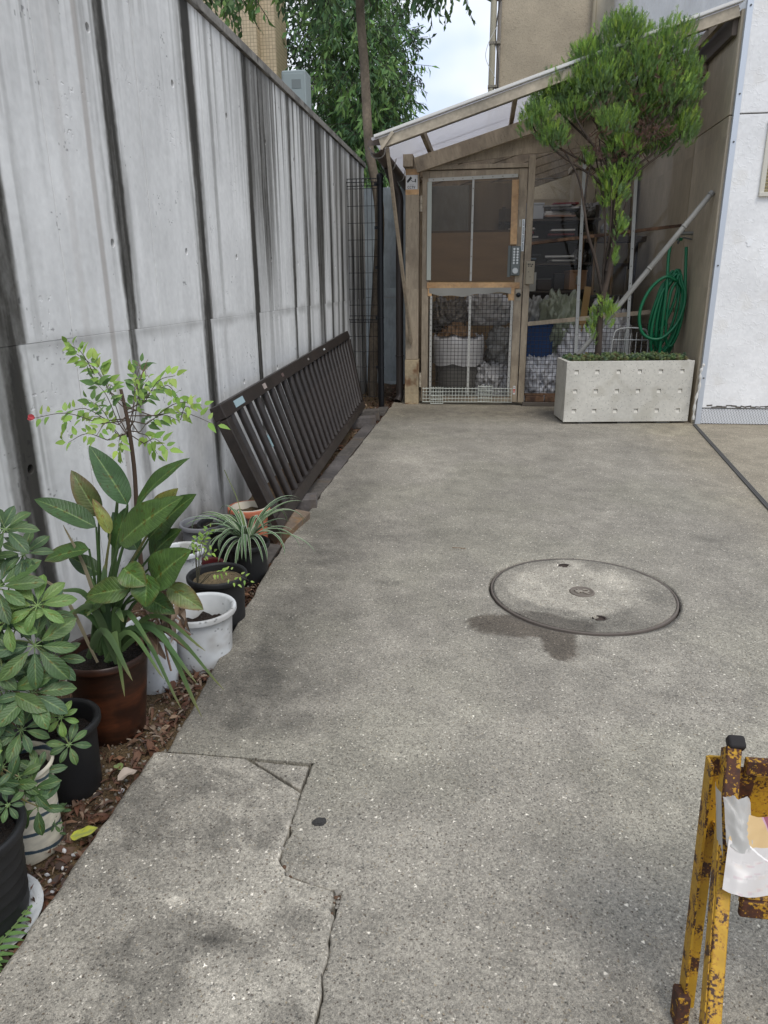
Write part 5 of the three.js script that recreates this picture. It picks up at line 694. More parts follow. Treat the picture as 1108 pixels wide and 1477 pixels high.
{ // broad leaved plant
  reseed(507);
  const t = thing('broad_leaf_plant', 'broad leaved plant with torn paddle leaves in the brown glazed pot', 'plant', [0, 0, 0]);
  const root = V(-0.905, 0.17, -1.475), G1 = [0.055, 0.118, 0.022], G2 = [0.075, 0.148, 0.026], G3 = [0.042, 0.095, 0.026], Br = [0.16, 0.075, 0.03], Yl = [0.22, 0.24, 0.05];
  // blade foot, tip, width, colour, face, edge burn
  const lv = [
    [[-0.79, 0.575, -1.46], [-0.865, 0.70, -1.47], 0.052, G3, [0.55, 0.3, 0.7], 0], [[-0.765, 0.575, -1.45], [-0.632, 0.690, -1.43], 0.040, G1, [-0.2, 0.35, 0.35], 0], [[-0.80, 0.495, -1.42], [-0.642, 0.61, -1.40], 0.066, G2, [-0.35, 0.35, 0.85], 0], [[-0.76, 0.485, -1.48], [-0.64, 0.595, -1.47], 0.06, G1, [-0.3, 0.4, 0.8], 0],
    [[-0.72, 0.412, -1.40], [-0.622, 0.497, -1.38], 0.074, G2, [-0.25, 0.4, 0.85], 0], [[-0.862, 0.525, -1.44], [-0.995, 0.585, -1.44], 0.046, G3, [0.15, 0.75, 0.6], 0], [[-0.87, 0.54, -1.47], [-0.925, 0.64, -1.48], 0.045, [0.10, 0.13, 0.035], [0.5, 0.2, 0.8], 0.6], [[-0.875, 0.478, -1.42], [-0.985, 0.448, -1.42], 0.044, G1, [0.1, 0.8, 0.55], 0.4],
    [[-0.72, 0.440, -1.38], [-0.722, 0.375, -1.36], 0.055, G2, [0.1, 0.4, 0.9], 0.3], [[-0.765, 0.405, -1.38], [-0.862, 0.385, -1.37], 0.052, [0.09, 0.16, 0.03], [0, 0.6, 0.8], 0.2], [[-0.775, 0.452, -1.38], [-0.72, 0.425, -1.36], 0.052, G2, [0.1, 0.55, 0.8], 0.5], [[-0.69, 0.400, -1.41], [-0.612, 0.355, -1.40], 0.045, [0.14, 0.19, 0.06], [0.0, 0.6, 0.75], 0.8],
    [[-0.83, 0.51, -1.44], [-0.865, 0.585, -1.45], 0.026, Yl, [0.7, 0.1, 0.6], 0.9], [[-0.75, 0.52, -1.50], [-0.69, 0.60, -1.50], 0.05, Yl, [-0.3, 0.4, 0.8], 0.2], [[-0.80, 0.45, -1.5], [-0.86, 0.53, -1.52], 0.05, G3, [0.3, 0.5, 0.8], 0], [[-0.78, 0.40, -1.5], [-0.70, 0.45, -1.5], 0.05, G3, [0, 0.6, 0.8], 0], [[-0.88, 0.40, -1.46], [-0.95, 0.44, -1.46], 0.04, G3, [0.2, 0.7, 0.6], 0], [[-0.77, 0.36, -1.44], [-0.69, 0.33, -1.42], 0.045, G1, [0.1, 0.7, 0.7], 0.3], [[-0.82, 0.38, -1.42], [-0.90, 0.33, -1.40], 0.042, G2, [0.0, 0.7, 0.7], 0.2], [[-0.84, 0.46, -1.47], [-0.80, 0.56, -1.47], 0.04, G1, [-0.1, 0.3, 0.9], 0], [[-0.75, 0.45, -1.46], [-0.67, 0.52, -1.45], 0.05, G1, [-0.2, 0.5, 0.8], 0.1],
  ];
  for (const [b, e, w, c0, nrm, burn] of lv) {
    const B = V(...b), E = V(...e), d = E.clone().sub(B), L = d.length() * 1.08, g = new Leafer(), c = vary(c0, 0.12), rib = mix3(c, [0.22, 0.33, 0.10], 0.6), N = V(...nrm).normalize(); const d2 = d.clone().normalize().addScaledVector(N, 0.16);
    g.blade(B, d2, N, L, w * 1.14, { prof: PR.oval, bend: 0.42, fold: 0.28, seg: 12, cols: 8, wave: 0.13, col: (q, t) => { if (Math.abs(q) < 0.04) return rib; const n = vn(t * 22 + q * 3 + b[0] * 90, q * 2 + 5); let k = mix3(c, mix3(c, [0.03, 0.07, 0.02], 0.5), n > 0.6 ? 0.6 : 0); const bn = burn * smooth(0.62, 1.05, Math.abs(q) * 0.6 + t * 0.55 + 0.4 * (vn(t * 8 + b[1] * 50, q * 2) - 0.5)); return mix3(k, Br, clamp(bn)); } });
    g.stem(curve([root.clone().add(V(rr(-0.03, 0.03), 0.02, rr(-0.03, 0.03))), root.clone().lerp(B, 0.5).add(V(0, 0.05, 0)), B], 10), q => 0.0055 - 0.003 * q, c0 === Yl ? [0.16, 0.16, 0.06] : [0.06, 0.11, 0.035], 6); part(t, 'leaf', g.build(), leafGloss);
  }
}
{ // strap leaved plant in the same pot
  reseed(514);
  const t = thing('strap_leaf_plant', 'arching narrow strap leaved plant at the rim of the brown pot', 'plant', [0, 0, 0]);
  const R = V(-0.885, 0.19, -1.44);
  const tips = [[-0.645, 0.055, -1.42, 0], [-0.59, 0.12, -1.44, 0], [-0.675, 0.10, -1.38, 0], [-0.79, 0.15, -1.34, 0], [-0.93, 0.535, -1.42, 1], [-0.83, 0.60, -1.5, 0], [-1.0, 0.44, -1.36, 1], [-0.965, 0.30, -1.34, 0], [-0.62, 0.235, -1.42, 0], [-0.72, 0.275, -1.36, 0], [-0.955, 0.38, -1.40, 0], [-0.84, 0.36, -1.38, 0], [-0.78, 0.33, -1.36, 0], [-0.86, 0.43, -1.45, 0], [-0.91, 0.42, -1.45, 0], [-0.76, 0.20, -1.33, 0], [-0.80, 0.40, -1.42, 0], [-0.88, 0.33, -1.38, 0], [-0.92, 0.33, -1.38, 0], [-0.70, 0.19, -1.36, 0], [-0.64, 0.16, -1.4, 0]];
  for (const [x, y, z, dry] of tips) {
    const T = V(x, y, z), h = Math.max(0.02, 0.10 - 0.1 * (y - 0.19)), P0 = R.clone().add(V(rr(-0.035, 0.05), rr(-0.01, 0.01), rr(-0.03, 0.04))), mid = P0.clone().lerp(T, 0.5).add(V(0, h + 0.35 * Math.max(0, 0.19 - y), 0));
    const pts = curve([P0, mid, T], 14), g = new Leafer(), c = dry ? [0.28, 0.24, 0.15] : vary(pick([[0.085, 0.165, 0.045], [0.11, 0.19, 0.05], [0.07, 0.13, 0.04]]), 0.15), base = g.p.length; const w0 = rr(0.014, 0.022) * (dry ? 0.6 : 1);
    for (let k = 0; k < pts.length; k++) { const q = k / (pts.length - 1), d = pts[Math.min(k + 1, pts.length - 1)].clone().sub(pts[Math.max(k - 1, 0)]).normalize(); let s = new THREE.Vector3().crossVectors(d, camDir).normalize(); const w = w0 * 0.5 * (0.6 + 0.4 * smooth(0, 0.3, q)) * Math.pow(1 - q, 0.5) + 0.0004, up = new THREE.Vector3().crossVectors(s, d); const bn = smooth(0.82, 1, q);
      for (const cc of [-1, 0, 1]) { const v = pts[k].clone().addScaledVector(s, cc * w).addScaledVector(up, -Math.abs(cc) * w * 0.35); g.p.push(v.x, v.y, v.z); g.c.push(...mix3(cc === 0 ? c.map(v => v * 0.85) : c, [0.25, 0.2, 0.08], bn * 0.6)); } }
    for (let k = 0; k + 1 < pts.length; k++) for (let cc = 0; cc < 2; cc++) { const a = k * 3 + cc; g.i.push(a, a + 1, a + 3, a + 3, a + 1, a + 4); }
    part(t, 'leaf', g.build(), leafSoft);
  }
}
{ // dead leaves hanging between the pots
  reseed(521);
  const t = thing('dead_foliage', 'withered brown leaves hanging between the brown pot and white pots', 'plant', [0, 0, 0]);
  for (let k = 0; k < 34; k++) { const o = V(rr(-0.83, -0.71), rr(0.22, 0.36), rr(-1.58, -1.46)), g = new Leafer(), c = vary(pick([[0.22, 0.15, 0.10], [0.30, 0.22, 0.15], [0.16, 0.10, 0.065], [0.26, 0.17, 0.12]]), 0.2); g.blade(o, V(rr(-0.3, 0.5), rr(-1, -0.3), rr(0, 0.5)), V(rr(-0.5, 0.5), 0.4, 1), rr(0.04, 0.085), rr(0.012, 0.022), { prof: PR.oval, bend: rr(-1.2, 1.4), fold: rr(0.4, 1.3), twist: rr(-2, 2), wave: 0.5, seg: 8, col: () => c }); part(t, 'leaf', g.build(), leafMatte); }
  for (let k = 0; k < 5; k++) part(t, 'stalk', sweep(curve([[rr(-0.9, -0.8), 0.2, rr(-1.55, -1.45)], [rr(-0.85, -0.75), 0.28, -1.5], [rr(-0.76, -0.66), rr(0.12, 0.3), -1.5]], 10), 0.0028, 5), M('#8b6f5c', 0.8)); }
// heavenly bamboo: fine twigs with small lime leaflets
function pinnate(a, b, n, L, cols, up = V(0, 0.6, 0.7)) { const g = new Leafer(), d = b.clone().sub(a), sag = V(0, 0.02, 0), pts = curve([a, a.clone().lerp(b, 0.5).add(sag), b], 8); g.stem(pts, q => 0.0014 - 0.0008 * q, [0.12, 0.10, 0.06], 4);
  const D = d.clone().normalize(), S = new THREE.Vector3().crossVectors(D, up).normalize(); for (let k = 0; k <= n; k++) { const q = 0.25 + 0.75 * k / n, p = pts[Math.min(pts.length - 1, Math.round(q * (pts.length - 1)))]; for (const s of k === n ? [0] : [-1, 1]) { if (rnd() < 0.08) continue; const c = vary(pick(cols), 0.15), dir = D.clone().multiplyScalar(s ? 0.55 : 1).addScaledVector(S, s * 0.9).add(rdir().multiplyScalar(0.25)); const Lk = L * rr(0.7, 1.15); const o2 = p.clone().addScaledVector(dir, 0.006); g.blade(o2, dir, up.clone().add(rdir().multiplyScalar(0.5)), Lk, Lk * rr(0.38, 0.48), { prof: PR.lance, bend: rr(0.2, 0.9), fold: 0.22, seg: 5, cols: 2, col: () => c }); } } return g; }
const lime = [[0.27, 0.43, 0.075], [0.33, 0.50, 0.09], [0.21, 0.36, 0.065], [0.36, 0.50, 0.12]], limeDark = [[0.10, 0.19, 0.05], [0.13, 0.24, 0.06]];
{
  reseed(528);
  const t = thing('nandina', 'slender stemmed shrub with lime green leaflets standing against the wall', 'shrub', [0, 0, 0]);
  const root = V(-0.915, 0.13, -1.72), top = V(-0.892, 0.725, -1.70);
  part(t, 'stem', sweep(curve([root, [-0.905, 0.42, -1.71], [-0.889, 0.60, -1.70], top, [-0.905, 0.80, -1.71]], 20), q => 0.0072 - 0.003 * q, 8), M('#4a3a2e', 0.85));
  const ends = [[-0.995, 0.895, 0], [-0.945, 0.87, 0], [-1.01, 0.86, 2], [-0.722, 0.845, 0], [-1.12, 0.732, 0], [-0.705, 0.758, 0], [-0.68, 0.705, 0], [-0.965, 0.61, 0], [-1.045, 0.668, 0], [-0.785, 0.652, 0], [-0.825, 0.635, 0], [-0.86, 0.86, 2], [-0.80, 0.80, 2], [-0.97, 0.78, 2], [-1.02, 0.72, 0], [-0.90, 0.66, 0], [-0.76, 0.72, 0], [-0.87, 0.78, 2], [-0.93, 0.70, 0], [-1.06, 0.74, 0], [-0.84, 0.70, 2], [-0.92, 0.83, 2], [-0.78, 0.84, 0]];
  for (const [x, y, dk] of ends) { const E = V(x, y, -1.70 + rr(-0.10, 0.14)), from = top.clone().lerp(root, rr(0, 0.14)).add(V(0, rr(0, 0.06), 0)), m = from.clone().lerp(E, rr(0.25, 0.4)).add(V(0, -0.01, 0)); const a = pinnate(m, E, Math.round(4 + 9 * E.distanceTo(m)), rr(0.027, 0.036), dk === 2 ? limeDark : lime); a.stem(curve([from, m], 4), 0.0016, [0.13, 0.09, 0.06], 4);
    if (E.distanceTo(m) > 0.12) for (const s of rnd() < 0.5 ? [-1] : [1]) { const q = m.clone().lerp(E, 0.45), e2 = q.clone().add(E.clone().sub(m).multiplyScalar(0.32)).add(V(0, s * 0.045, s * 0.05)); const b = pinnate(q, e2, 4, 0.028, dk === 2 ? limeDark : lime); a.i.push(...b.i.map(v => v + a.p.length / 3)); a.p.push(...b.p); a.c.push(...b.c); a.t.push(...b.t); } part(t, 'leaf_spray', a.build(), leafSoft); }
  { const g = new Leafer(), o = V(-1.118, 0.732, -1.66); for (let k = 0; k < 4; k++) g.blade(o, V(-1, rr(-0.2, 0.3), rr(-0.2, 0.2)), V(0, 0.5, 1), 0.026, 0.012, { prof: PR.oval, bend: 0.4, fold: 0.5, seg: 5, col: () => [0.45, 0.06, 0.07] }); part(t, 'red_tip', g.build(), leafMatte, 'pinkish red young leaf tip'); }
  { const g = new Leafer(); g.stem([[-0.86, 0.80, -1.7], [-0.825, 0.865, -1.7]], 0.0015, [0.2, 0.12, 0.08]); for (let k = 0; k < 10; k++) { const p = V(-0.84 + rr(-0.01, 0.02), 0.83 + k * 0.004, -1.7); g.stem([p, p.clone().add(V(rr(-0.012, 0.012), 0.008, rr(-0.01, 0.01)))], 0.001, [0.22, 0.15, 0.1], 4); } part(t, 'flower_stalk', g.build(), leafMatte); }
}
{ const t = thing('nandina_seedling', 'small lime green seedling spilling over the gravel topped black pot', 'plant', [0, 0, 0]);
  const root = V(-0.88, 0.13, -2.0); for (const [x, y, z] of [[-0.83, 0.31, -1.98], [-0.80, 0.27, -1.96], [-0.725, 0.175, -1.94], [-0.85, 0.28, -1.95], [-0.70, 0.17, -1.98], [-0.86, 0.30, -2.0], [-0.82, 0.33, -2.0]]) { const E = V(x, y, z), g = pinnate(root.clone().lerp(E, 0.3).add(V(0, 0.04, 0)), E, 5, 0.017, lime); g.stem(curve([root, root.clone().lerp(E, 0.3).add(V(0, 0.04, 0))], 4), 0.0012, [0.1, 0.09, 0.05], 4); part(t, 'leaf_spray', g.build(), leafSoft); } }
{ // spider plant
  reseed(535);
  const t = thing('spider_plant', 'variegated spider plant with white edged arching leaves', 'plant', [0, 0, 0]); const R = V(-0.865, 0.13, -2.46);
  for (let k = 0; k < 54; k++) { const th = rr(0, 6.28), el = rr(0.5, 1.35), d = V(Math.cos(th) * Math.cos(el), Math.sin(el), Math.sin(th) * Math.cos(el)), L = rr(0.16, 0.31), g = new Leafer(), gr = vary([0.085, 0.17, 0.055], 0.15), wh = vary([0.66, 0.70, 0.56], 0.08); const side = new THREE.Vector3().crossVectors(d, V(0, 1, 0)), n = new THREE.Vector3().crossVectors(side, d);
    g.blade(R.clone().add(V(Math.cos(th) * 0.02, 0, Math.sin(th) * 0.02)), d, n, L, rr(0.014, 0.020), { prof: PR.strap, bend: rr(1.3, 2.7), fold: 0.4, seg: 12, cols: 8, col: q => Math.abs(q) > 0.75 ? wh : gr }); part(t, 'leaf', g.build(), leafSoft); }
  part(t, 'runner', sweep(curve([R, [-0.9, 0.28, -2.48], [-0.925, 0.36, -2.47], [-0.93, 0.40, -2.45]], 12), 0.0013, 5), M('#7e8a4c', 0.8)); }

// ------------------------------------------------------------------ leaf litter
function leafGeo(L, W, bend, fold, seg = 4) { const g = new Leafer(); g.blade(V(-L / 2, 0, 0), V(1, 0, 0), V(0, 1, 0), L, W, { prof: PR.lance, bend, fold, seg, cols: 2, col: () => [1, 1, 1] }); return g.build(); }
function scatter(name, geo, mat, n, place, col, label, cat) { const im = new THREE.InstancedMesh(geo, mat, n); im.name = numbered(name); const q = new THREE.Quaternion(), m = new THREE.Matrix4(), c = new THREE.Color(); for (let i = 0; i < n; i++) { const [x, y, z, s, rx, ry, rz] = place(i); q.setFromEuler(new THREE.Euler(rx, ry, rz, 'YXZ')); im.setMatrixAt(i, m.compose(V(x, y, z), q, V(s, s, s))); const k = col(i); im.setColorAt(i, c.setRGB(k[0], k[1], k[2])); } im.castShadow = im.receiveShadow = true; scene.add(im); return tag(im, label, cat, null, 'stuff'); }
const litterX = () => { const e = -0.755; return rnd() < 0.7 ? e - Math.abs(rr(-1, 1) * rr(0, 1)) * 0.25 : rr(-1.17, e); };
const litterMat = M('#ffffff', 0.75);
const lp = (lo, hi, lift, flat = 0.5) => () => { const z = rr(lo, hi), x = Math.min(litterX() - (z < -2 ? 0.05 : 0.0), plot(farEdge, Math.min(z, -1.35)) - 0.005 + (z > -1.35 ? -0.04 : 0)); return [x, soilY(x, z) + rr(0.002, lift), z, 0.35 + 0.95 * rnd() ** 1.6, rr(-flat, flat), rr(0, 6.28), rr(-flat, flat)]; };
const brn = () => vary(pick([[0.095, 0.042, 0.024], [0.13, 0.062, 0.034], [0.07, 0.04, 0.028], [0.17, 0.095, 0.055], [0.11, 0.045, 0.025], [0.24, 0.18, 0.13]]), 0.25);
scatter('leaf_litter', leafGeo(0.044, 0.015, 1.1, 0.6), litterMat, 760, lp(-2.9, -0.5, 0.022), brn, 'curled brown dead leaves strewn along the paving edge', 'leaf litter');
scatter('leaf_litter', leafGeo(0.038, 0.007, 0.7, 0.9), litterMat, 1500, lp(-2.9, -0.5, 0.018), brn, 'narrow brown leaf strips and bark lying among the litter', 'leaf litter');
scatter('leaf_litter', leafGeo(0.045, 0.018, 0.9, 0.5), litterMat, 1500, lp(-8.0, -2.8, 0.02), brn, 'dry leaves lying under and behind the railing panel', 'leaf litter');
{ const g = new THREE.IcosahedronGeometry(0.004, 1); scatter('gravel', g, M('#ffffff', 0.9), 4200, () => { const z = rr(-3.4, -0.5), x = rr(-1.18, plot(farEdge, Math.min(z, -1.4)) - (z > -1.35 ? 0.045 : 0.004)); return [x, soilY(x, z) + 0.001, z, 0.35 + 1.2 * rnd() ** 3, rr(0, 3), rr(0, 3), rr(0, 3)]; }, () => vary(pick([[0.22, 0.18, 0.14], [0.30, 0.26, 0.2], [0.16, 0.13, 0.10], [0.36, 0.32, 0.27]]), 0.2), 'small brown gravel grains in the soil', 'gravel'); }
{ const g = new THREE.DodecahedronGeometry(0.006, 0); g.scale(1.3, 0.6, 1); const spots = [[-0.78, -1.02], [-0.80, -1.0], [-0.785, -0.985], [-0.775, -1.05], [-0.80, -1.06], [-0.765, -0.96], [-0.81, -0.98], [-0.77, -1.24], [-0.79, -1.42], [-0.76, -0.90]]; spots.forEach(([x, z], i) => { const o = solo('white_pebble', g, M('#c9c9c9', 0.6), 'small white pebble lying in the leaf litter by the paving edge', 'pebble', 'white pebbles in the litter'); o.position.set(x, soilY(x, z) + 0.012, z); o.rotation.set(rr(0, 3), rr(0, 3), 0); o.scale.setScalar(rr(0.45, 1.1)); }); }
{ const g = new Leafer(); g.blade(V(0, 0, 0), V(1, 0, 0), V(0, 1, 0), 0.06, 0.03, { prof: PR.oval, bend: -0.5, fold: 0.2, wave: 0.2, seg: 10, cols: 8, col: (q, t) => Math.abs(q) < 0.1 || (Math.abs((t * 8 + Math.abs(q) * 1.6) % 1) < 0.2) ? [0.40, 0.44, 0.10] : [0.58, 0.60, 0.06] }); const o = solo('fallen_leaf', g.build(), leafSoft, 'single bright yellow fallen leaf at the edge of the concrete slab', 'leaf'); o.position.set(-0.80, soilY(-0.78, -1.1) + 0.026, -1.085); o.rotation.set(0.1, 0.25, 0.05); }
{ const g = new Leafer(); g.blade(V(0, 0, 0), V(1, 0, 0), V(0, 1, 0), 0.05, 0.028, { prof: PR.oval, bend: 0.7, fold: 0.4, wave: 0.3, seg: 8, cols: 6, col: () => [0.38, 0.31, 0.25] }); const o = solo('fallen_leaf', g.build(), leafMatte, 'pale brown curled leaf lying by the slab corner', 'leaf'); o.position.set(-0.775, 0.0, -1.24); o.rotation.set(0.2, 1.0, 0.1); }
{ const g = new Leafer(); g.blade(V(0, 0, 0), V(1, 0, 0), V(0, 1, 0), 0.04, 0.02, { prof: PR.oval, bend: 0.6, fold: 0.3, seg: 7, col: () => [0.26, 0.34, 0.1] }); const o = solo('fallen_leaf', g.build(), leafSoft, 'green fallen leaf in front of the brown glazed pot', 'leaf'); o.position.set(-0.80, -0.02, -1.30); o.rotation.set(0.1, 2.4, 0); const o2 = solo('fallen_leaf', g.build(), leafSoft, 'yellow green leaf below the white pot at the paving edge', 'leaf'); o2.position.set(-0.735, -0.018, -1.63); o2.rotation.set(0, 0.4, 0.2); }
{ const t = thing('fern', 'small green fern at the edge of the concrete slab', 'fern', [0, 0, 0]); for (const [a, b] of [[[-0.80, -0.03, -0.74], [-0.765, 0.0, -0.90]], [[-0.84, -0.02, -0.76], [-0.80, 0.02, -0.86]], [[-0.80, -0.03, -0.70], [-0.75, 0.01, -0.80]]]) { const A = V(...a), B = V(...b), g = new Leafer(), n = 13; g.stem([A, B], 0.0015, [0.15, 0.22, 0.06]); const D = B.clone().sub(A).normalize(), S = new THREE.Vector3().crossVectors(D, V(0, 1, 0)).normalize(); for (let k = 1; k <= n; k++) for (const s of [-1, 1]) { const L = 0.045 * Math.sin(Math.PI * (0.25 + 0.72 * k / n)); const c = vary([0.14, 0.26, 0.06], 0.15); g.blade(A.clone().lerp(B, k / n), S.clone().multiplyScalar(s).addScaledVector(D, 0.6), V(0, 1, 0), L, 0.011, { prof: PR.strap, bend: 0.5, fold: 0.1, seg: 4, cols: 2, col: () => c }); } part(t, 'frond', g.build(), leafSoft); } }
{ const t = thing('weed', 'low green weeds at the foot of the striped pot', 'weed', [0, 0, 0]); for (let k = 0; k < 9; k++) { const g = palmate(V(rr(-0.85, -0.80), rr(-0.015, 0.03), rr(-1.13, -1.05)), V(rr(-0.3, 0.3), 1, 0.4), rr(0.014, 0.024), 5, schCols); part(t, 'leaf', g.build(), leafSoft); } }
{ const t = thing('twig', 'thin dry twig lying on the paving', 'twig', [-0.10, 0.006, -2.78]); part(t, 'twig', sweep(curve([[0, 0, 0], [0.03, 0.002, 0.006], [0.055, 0, 0.003]], 8), 0.0015, 5), M('#7a6248', 0.9)); part(t, 'side_twig', sweep([[0.03, 0.002, 0.006], [0.04, 0.003, 0.016]], 0.001, 5), M('#7a6248', 0.9)); }
{ const g = lathe([[0, 0.002], [0.007, 0.0018], [0.010, 0.0012], [0.0125, -0.003]], 28); { const p = g.attributes.position; for (let i = 0; i < p.count; i++) { const a = Math.atan2(p.getZ(i), p.getX(i)), k = 0.72 + 0.6 * fbm(Math.cos(a) * 2 + 5, Math.sin(a) * 2 + 5, 3, 7); p.setX(i, p.getX(i) * k * 1.3); p.setZ(i, p.getZ(i) * k * 0.85); } g.computeVertexNormals(); } solo('gum_spot', at(g, -0.30, 0.003, -1.17, 0.5), M('#5a5754', 0.9, { bumpMap: bumpFine, bumpScale: 0.01 }), 'flattened dark spot on the paving beside the crack', 'spot'); }

// ------------------------------------------------------------------ planter with its conifer
{
  const t = thing('planter', 'grey concrete planter box dimpled with small squares beside the building', 'planter', [0.632, 0, -5.60]); t.rotation.y = 0.13;
  const cm = M('#ffffff', 0.85, { map: mottle([196, 192, 181], 0.10, { seed: 91, scale: 4, fine: 80, tint: [172, 167, 153], tintAmt: 0.5, speck: 0.01 }), bumpMap: bumpFine, bumpScale: 0.0015 });
  const W = 0.955, Hh = 0.475, D = 0.33, y0 = 0.018;
  const s = new THREE.Shape(); s.moveTo(0, y0); s.lineTo(W, y0); s.lineTo(W, Hh); s.lineTo(0, Hh); s.closePath(); const hs = [];
  for (const fx of [0.078, 0.242, 0.41, 0.578, 0.744, 0.913]) for (const fy of [0.17, 0.49, 0.82]) { const cx = fx * W, cy = lerp(Hh, y0, fy), q = 0.0165; const p = new THREE.Path(); p.moveTo(cx - q, cy - q); p.lineTo(cx - q, cy + q); p.lineTo(cx + q, cy + q); p.lineTo(cx + q, cy - q); p.closePath(); s.holes.push(p); hs.push([cx, cy, q]); }
  const fg = boxUV(new THREE.ExtrudeGeometry(s, { depth: 0.014, bevelEnabled: true, bevelSize: 0.002, bevelThickness: 0.002, bevelSegments: 1 })); fg.translate(0, 0, -0.016);
  part(t, 'front_face', fg, cm);
  part(t, 'front_wall', span(0.001, W - 0.001, y0 + 0.001, Hh - 0.002, -0.05, -0.0185), cm);
  for (const [cx, cy, q] of hs) { const g = new THREE.BufferGeometry(); g.setAttribute('position', new THREE.Float32BufferAttribute([cx - q, cy - q, -0.001, cx + q, cy - q, -0.003, cx + q, cy + q, -0.0155, cx - q, cy + q, -0.0155], 3)); g.setAttribute('uv', new THREE.Float32BufferAttribute([0, 0, 0.03, 0, 0.03, 0.03, 0, 0.03], 2)); g.setIndex([0, 1, 2, 0, 2, 3]); g.computeVertexNormals(); part(t, 'dimple', g, cm); }
  part(t, 'end_wall', span(-0.001, 0.035, y0, Hh, -D, -0.0505, 0.003), cm); part(t, 'end_wall', span(W - 0.035, W + 0.001, y0, Hh, -D, -0.0505, 0.003), cm); part(t, 'back_wall', span(0.036, W - 0.036, y0, Hh - 0.001, -D, -D + 0.035, 0.003), cm); part(t, 'floor', span(0.036, W - 0.036, y0, y0 + 0.03, -D + 0.036, -0.051), cm);
  for (const x of [0.12, 0.42, 0.72]) part(t, 'foot', span(x, x + 0.10, 0.0, y0 - 0.001, -D + 0.03, -0.012), M('#5c5a55', 0.9));
  part(t, 'soil', span(0.036, W - 0.036, 0.35, 0.445, -D + 0.036, -0.051), soilMat);
  // stonecrop carpet
  const ros = (() => { const g = new Leafer(); for (let ring = 0; ring < 3; ring++) for (let k = 0; k < 7 - ring; k++) { const a = k / (7 - ring) * 6.283 + ring * 0.5, el = 0.15 + ring * 0.45; g.blade(V(0, 0.012 + ring * 0.006, 0), V(Math.cos(a) * Math.cos(el), Math.sin(el), Math.sin(a) * Math.cos(el)), V(-Math.cos(a) * Math.sin(el), Math.cos(el), -Math.sin(a) * Math.sin(el)), 0.026 - ring * 0.005, 0.015, { prof: PR.obov, bend: -0.4, fold: 0.25, seg: 3, cols: 2, col: () => [1, 1, 1] }); } return g.build(); })();
  const ca = Math.cos(0.13), sa = Math.sin(0.13);
  scatter('stonecrop', ros, M('#ffffff', 0.6), 620, () => { const u = rr(0.04, W - 0.04), v = rr(-D + 0.04, -0.035), y = 0.452 + 0.025 * fbm(u * 9, v * 9, 2, 5) + (rnd() < 0.3 ? 0.012 : 0); return [0.632 + u * ca + v * sa, y, -5.60 - u * sa + v * ca, rr(0.7, 1.25), rr(-0.35, 0.5), rr(0, 6), rr(-0.35, 0.35)]; }, () => vary(pick([[0.13, 0.20, 0.10], [0.20, 0.27, 0.11], [0.25, 0.30, 0.13], [0.12, 0.16, 0.09], [0.22, 0.20, 0.10]]), 0.18), 'pale green stonecrop carpet filling the planter', 'ground cover');
}
